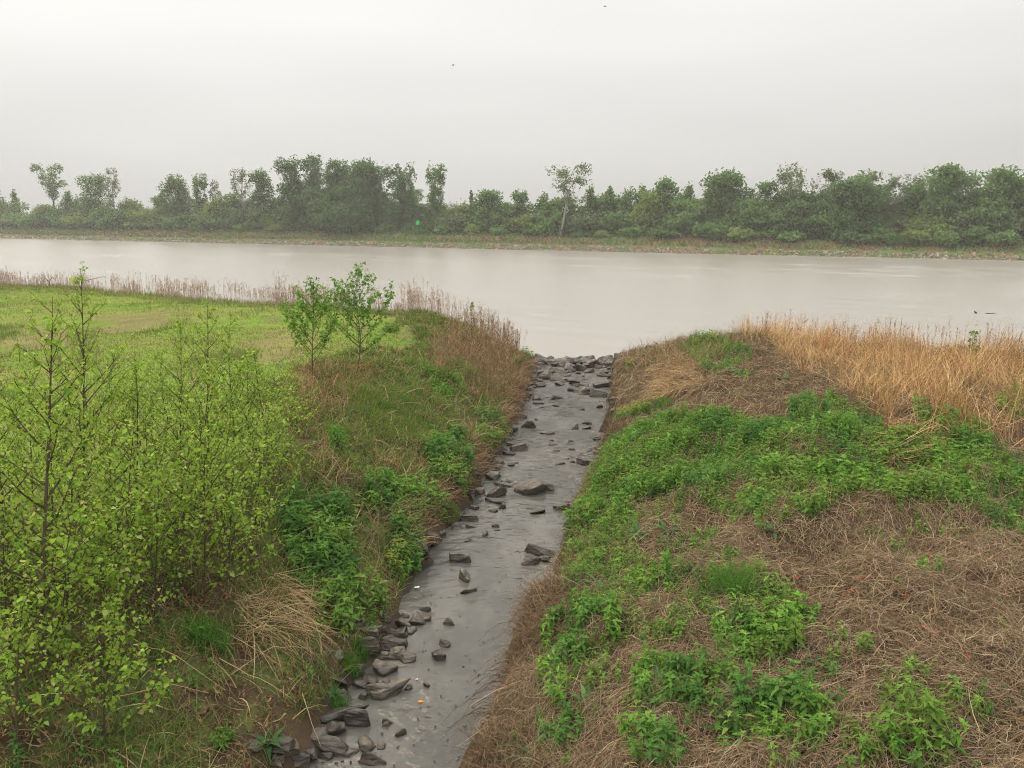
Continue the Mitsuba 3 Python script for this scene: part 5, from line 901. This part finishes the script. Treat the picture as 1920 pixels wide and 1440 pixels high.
def brushwood(name, paths, label, color=(0.11, 0.085, 0.065)):
    so = Soup()
    for pts, r in paths: tube(so, pts, np.linspace(r, r * 0.35, len(pts)), np.array(color), 5)
    so.build(name, 'wood_matter', True); tag(name, label, 'branch')
zc = lambda y, h: float(creek_z(y)) + h
brushwood('dead_branch', [([(0.45, 10.1, zc(10, .75)), (0.0, 9.9, zc(10, .62)), (-0.5, 9.75, zc(10, .40)), (-1.0, 9.6, zc(10, .12))], 0.022), ([(-0.1, 9.9, zc(10, .6)), (-0.5, 10.15, zc(10, .35)), (-0.85, 10.25, zc(10, .08))], 0.010), ([(-0.45, 9.76, zc(10, .42)), (-0.55, 9.5, zc(10, .25)), (-0.6, 9.3, zc(10, .02))], 0.009)],
          'thin dead branch reaching from the near right bank into the water')
brushwood('dead_branch_001', [([(1.05, 14.2, zc(14, .45)), (0.6, 14.25, zc(14, .5)), (0.3, 14.1, zc(14, .3)), (0.15, 13.9, zc(14, .02))], 0.011), ([(0.55, 14.25, zc(14, .5)), (0.65, 15.2, zc(14, .4)), (0.75, 15.8, zc(14, .25))], 0.008)], 'bent twig arching over the right edge of the near creek')
for i, pts in enumerate([[(0.62, 10.6, 1.05), (0.2, 10.7, 1.18), (-0.25, 10.6, 1.05), (-0.65, 10.5, .85)], [(0.6, 10.55, 1.02), (0.25, 10.45, 1.1), (-0.1, 10.3, 1.0)], [(0.6, 10.5, 1.0), (0.1, 10.25, 1.0), (-0.45, 10.0, .8), (-0.8, 9.85, .62)], [(0.55, 10.45, 1.0), (0.15, 10.2, .95), (-0.1, 10.05, .85)]]):
    so = Soup(); tube(so, [(a, b, float(creek_z(b)) + c) for a, b, c in pts], np.linspace(0.008, 0.004, len(pts)), np.array([0.52, 0.42, 0.30]), 5)
    key = numbered('pale_stalk'); so.build(key, 'dry_matter', True); tag(key, 'pale dead stalk arching from the near right bank over the water', 'stalk', 'pale stalks over the water')
brushwood('dead_branch_002', [([(-36.5, 61.3, 3.2), (-36.5, 61.3, 3.9), (-37.2, 61.5, 4.5)], 0.05), ([(-36.5, 61.3, 3.9), (-36.2, 61.4, 4.3)], 0.03)], 'forked dead stub standing in the reeds at the edge of the lawn')
brushwood('dead_branch_003', [([(-33.5, 60.2, 3.4), (-33.2, 60.2, 4.0), (-32.2, 60.0, 4.25), (-31.4, 60.0, 4.4)], 0.04)], 'bent dead branch leaning sideways in the reeds at the edge of the lawn')
# driftwood in the river
so = Soup()
tube(so, [(44.2, 72.2, 0.0), (44.5, 72.1, 0.03), (45.0, 71.9, 0.02), (45.3, 71.8, -0.02)], [0.02, 0.05, 0.04, 0.02], np.array([0.05, 0.045, 0.04]), 8)
tube(so, [(43.6, 72.3, -0.03), (43.45, 72.3, 0.12), (43.35, 72.3, 0.26)], [0.10, 0.08, 0.02], np.array([0.05, 0.045, 0.04]), 7)
so.build('driftwood', 'wood_matter', True); tag('driftwood', 'dark driftwood log floating on the river at the right', 'log')
# green marker board on the far bank
mx, my = -29.1, 243.4; mz = float(raw_height(mx, my))
so = Soup(); tube(so, [(mx, my + .1, mz - .3), (mx, my + .1, 7.6)], 0.10, np.array([0.16, 0.13, 0.10]), 8); so.build('marker_sign__post', 'wood_matter', True)
b = trimesh.creation.box((1.0, 0.06, 1.25)); so = Soup(); so.add(np.array(b.vertices) + [mx, my, 6.75], b.faces, [0.03, 0.62, 0.13]); so.build('marker_sign__panel', 'dry_matter')
b = trimesh.creation.box((1.24, 0.05, 1.49)); so = Soup(); so.add(np.array(b.vertices) + [mx, my + .057, 6.75], b.faces, [0.02, 0.20, 0.05]); so.build('marker_sign__border', 'dry_matter')
tag('marker_sign', 'bright green square marker board on a post at the edge of the far wood', 'sign')
# two birds
for i, (bx, by, bz, s, yaw) in enumerate(((-7.12, 100, 26.8, 0.55, 0.6), (11.16, 100, 33.4, 0.5, -0.4))):
    so = Soup()
    tube(so, [(-.5 * s, 0, 0), (-.25 * s, 0, .02 * s), (0, 0, .03 * s), (.25 * s, 0, 0)], [0.015 * s, .07 * s, .07 * s, .02 * s], np.array([0.05, 0.05, 0.05]), 7)
    for q in (-1, 1):
        so.add(np.array([(.12, 0, .05), (-.12, 0, .05), (-.10, q * .35, .2), (.08, q * .35, .2), (-.12, q * .75, .08)]) * s, [(0, 1, 2), (0, 2, 3), (3, 2, 4)], [0.05, 0.05, 0.05])
    key = numbered('bird'); so.v = [v @ rot(np.array([yaw]), np.zeros(1), np.zeros(1))[0].T + [bx, by, bz] for v in so.v]; so.build(key, 'dry_matter')
    tag(key, ('small dark bird flying left of centre in the sky', 'tiny bird high in the sky right of centre')[i], 'bird')
# ------------------------------------------------------------------ the damp air
if True:
    scene['damp_air'] = {'type': 'homogeneous', 'albedo': {'type': 'rgb', 'value': [0.95, 0.95, 0.95]}, 'sigma_t': {'type': 'rgb', 'value': [0.00038, 0.00038, 0.00038]}}
    scene['haze'] = {'type': 'cube', 'to_world': T().translate([-75, 229, 17]).scale([410, 294, 20]), 'bsdf': {'type': 'null'}, 'interior': {'type': 'ref', 'id': 'damp_air'}}
    scene['camera']['medium'] = {'type': 'ref', 'id': 'damp_air'}
    tag('haze', 'thin damp haze over the river', 'haze', kind='stuff')
# ------------------------------------------------------------------ labels that single out: look-alikes are told apart by size within a named stretch
def extent(key):
    v = np.vstack([np.array([meshkit.WRITTEN[d['filename']][0].min(0), meshkit.WRITTEN[d['filename']][0].max(0)])
                   for k, d in scene.items() if d.get('type') == 'ply' and (k == key or k.startswith(key + '__'))])
    lo, hi = v.min(0), v.max(0)
    return (lo + hi) / 2, hi - lo
RANK = ['', 'second ', 'third ', 'fourth ', 'fifth ', 'sixth ', 'seventh ', 'eighth ', 'ninth ', 'tenth ', 'eleventh ', 'twelfth ', 'thirteenth ', 'fourteenth ', 'fifteenth ', 'sixteenth ', 'seventeenth ', 'eighteenth ', 'nineteenth ', 'twentieth ']
bearing = lambda c: math.degrees(math.atan2(c[0], c[1]))
FAR_ZONES = [(-26, 'at the left end of the far wood'), (-16.5, 'between lopsided lone tree and tallest grove'), (-7.2, 'in the tallest far grove'), (3, 'in the low middle of the far wood'), (15, 'right of the leaning pale-trunked tree'), (24, 'left of the big round-topped tree'), (99, 'at the right end of the far wood')]
NEAR_R = [(7.3, 'in the lowest part of the brown mat'), (8.3, 'in the lower brown mat'), (9.7, 'in the middle of the brown mat'), (99, 'in the upper brown mat under the nettle field')]
TABLE = {
    'upright far trees': ('{rank}tallest upright leafy tree {zone}', bearing, FAR_ZONES, 2), 'broad far trees': ('{rank}tallest broad bushy tree {zone}', bearing, FAR_ZONES, 2), 'pointed far trees': ('{rank}tallest pointed tree {zone}', bearing, FAR_ZONES, 2),
    'pale low far trees': ('{rank}tallest pale yellowish tree {zone}', bearing, FAR_ZONES, 2), 'open far trees': ('{rank}tallest see-through tree {zone}', bearing, FAR_ZONES, 2),
    'shrubs in front of the far wood': ('{rank}widest low shrub {zone}', bearing, FAR_ZONES, 0),
    'saplings of the left thicket': ('{rank}tallest leafy sapling {zone}', bearing, [(-33, 'at the left edge of the thicket'), (-28, 'in the left half of the thicket'), (-24, 'in the middle of the thicket'), (-20, 'in the right half of the thicket'), (99, 'at the right edge of the thicket')], 2),
    'riprap along the near left bank': ('{rank}largest dark angular stone {zone}', lambda c: c[1], [(10.9, 'at the nearest end of the left stone heap'), (12, 'in the near half of the left stone heap'), (13.2, 'in the middle of the left stone heap'), (13.9, 'in the far half of the left stone heap'), (99, 'at the far end of the left stone heap')], 0),
    'stones of the dam at the creek mouth': ('{rank}largest dark stone {zone} of the dam across the creek mouth', lambda c: c[0], [(2.0, 'at the left end'), (3.0, 'left of the middle'), (4.0, 'in the middle'), (5.0, 'right of the middle'), (99, 'at the right end')], 0),
    'stones in the creek below the dam': ('{rank}largest stone in the creek {zone}', lambda c: c[0], [(2.2, 'along the left, just upstream of the dam'), (3.3, 'in midstream, just upstream of the dam'), (99, 'along the right, just upstream of the dam')], 0),
    'stones in the riffles': ('{rank}largest stone in the riffles {zone}', lambda c: c[1], [(25.2, 'nearest the big twin boulder'), (27.5, 'below the flat rusty weed'), (30, 'in the middle stretch of the creek'), (99, 'in the upper middle stretch of the creek')], 0),
    'stones in the lower creek': ('{rank}largest plain stone in the smooth lower creek {zone}', lambda c: c[1], [(19, 'where it narrows'), (21, 'below the big twin boulder'), (99, 'beside the big twin boulder')], 0),
    'small stones in the nearest water': ('{rank}largest stone in the near grey water {zone}', lambda c: c[1], [(11.5, 'at the bottom of the picture'), (13, 'beside the left stone heap'), (15.3, 'past the left stone heap'), (99, 'where the creek narrows')], 0),
    'stones at the foot of the left bank': ('{rank}largest half-buried stone {zone}', lambda c: c[1], [(22, 'at the left bank foot below the twin boulder'), (28, 'at the left bank foot beside the riffles'), (34, 'at the left bank foot in the middle stretch'), (40, 'at the left bank foot nearing the dam'), (99, 'at the left bank foot next to the dam')], 0),
    'stones at the foot of the right bank': ('{rank}largest half-buried stone {zone}', lambda c: c[1], [(36, 'at the right bank foot beside the yellow flowers'), (41, 'at the right bank foot nearing the dam'), (99, 'at the right bank foot next to the dam')], 0),
    'weed clumps on the brown mat': ('{rank}largest small leafy clump {zone}', lambda c: c[1], NEAR_R, 0),
    'rust-red leaves on the brown mat': ('{rank}largest rust-red dead leaf {zone}', lambda c: c[1], NEAR_R, 0),
    'docks on the near right bank': ('{rank}largest broad-leaved dock {zone} of the near right bank', lambda c: c[1], [(8.5, 'in the lowest nettles'), (11, 'among the low nettles'), (13.2, 'under the nettle field'), (99, 'along the creek side')], 0),
    'docks at the top of the right bank': ('{rank}largest dock in the green tuft behind the flattened straw, upper right bank', lambda c: 0, [(99, '')], 0),
    'docks on the left bank': ('{rank}largest dark dock rosette {zone} of the left bank', lambda c: c[1], [(13, 'low on the near end'), (15.5, 'on the lower side'), (17.5, 'on the upper side'), (99, 'far up the slope')], 0),
    'dead stalks across the left bank': ('{rank}longest pale dead stalk lying {zone}', lambda c: c[1], [(11.3, 'across the bottom of the left bank'), (13.2, 'beside the combed straw on the left bank'), (99, 'across the dark docks of the left bank')], 0),
    'pale stalks over the water': ('{rank}longest pale stalk arching from the near right bank over the water', lambda c: 0, [(99, '')], 0),
    'grass tufts on the left bank': ('{rank}largest green grass tuft {zone}', lambda c: c[1], [(12.2, 'beside the left stone heap'), (16, 'by the combed straw on the left bank'), (99, 'below the young pair of trees')], 0),
    'grass tufts on the right bank': ('{rank}largest grass tuft {zone} of the right bank', lambda c: c[1], [(30, 'by the yellow flowers at the foot'), (99, 'on the upper rim')], 0),
    'lush tufts on the near right bank': ('{rank}largest lush fine-bladed tuft among the nettles of the near right bank', lambda c: 0, [(99, '')], 0),
    'lime cushions on the left edge': ('{rank}largest bright lime grass cushion overhanging the left creek edge', lambda c: 0, [(99, '')], 0),
}
teams = {}
for k, d in labels.items():
    if '__' not in k and d.get('group'): teams.setdefault((d['group'], d['label'] if d['group'] not in TABLE else ''), []).append(k)
for (group, word), keys in teams.items():
    fmt, coord, zones, axis = TABLE.get(group, ('{rank}largest ' + word, lambda c: 0, [(99, '')], 0))
    if len(keys) < 2 and group not in TABLE: continue
    info = {k: extent(k) for k in keys}
    lower = -1e9
    for limit, zone in zones:
        here = [k for k in keys if lower <= coord(info[k][0]) < limit]
        lower = limit
        here.sort(key=lambda k: -info[k][1][axis])
        for i, k in enumerate(here):
            rank = 'smallest ' if i == len(here) - 1 and i > 1 and 'largest' in fmt else (RANK[i] if i < len(RANK) else f'{i + 1}th ')
            text = fmt.format(rank=rank, zone=zone) if rank != 'smallest ' else fmt.replace('{rank}largest', 'smallest').format(zone=zone)
            labels[k]['label'] = ' '.join(text.split())
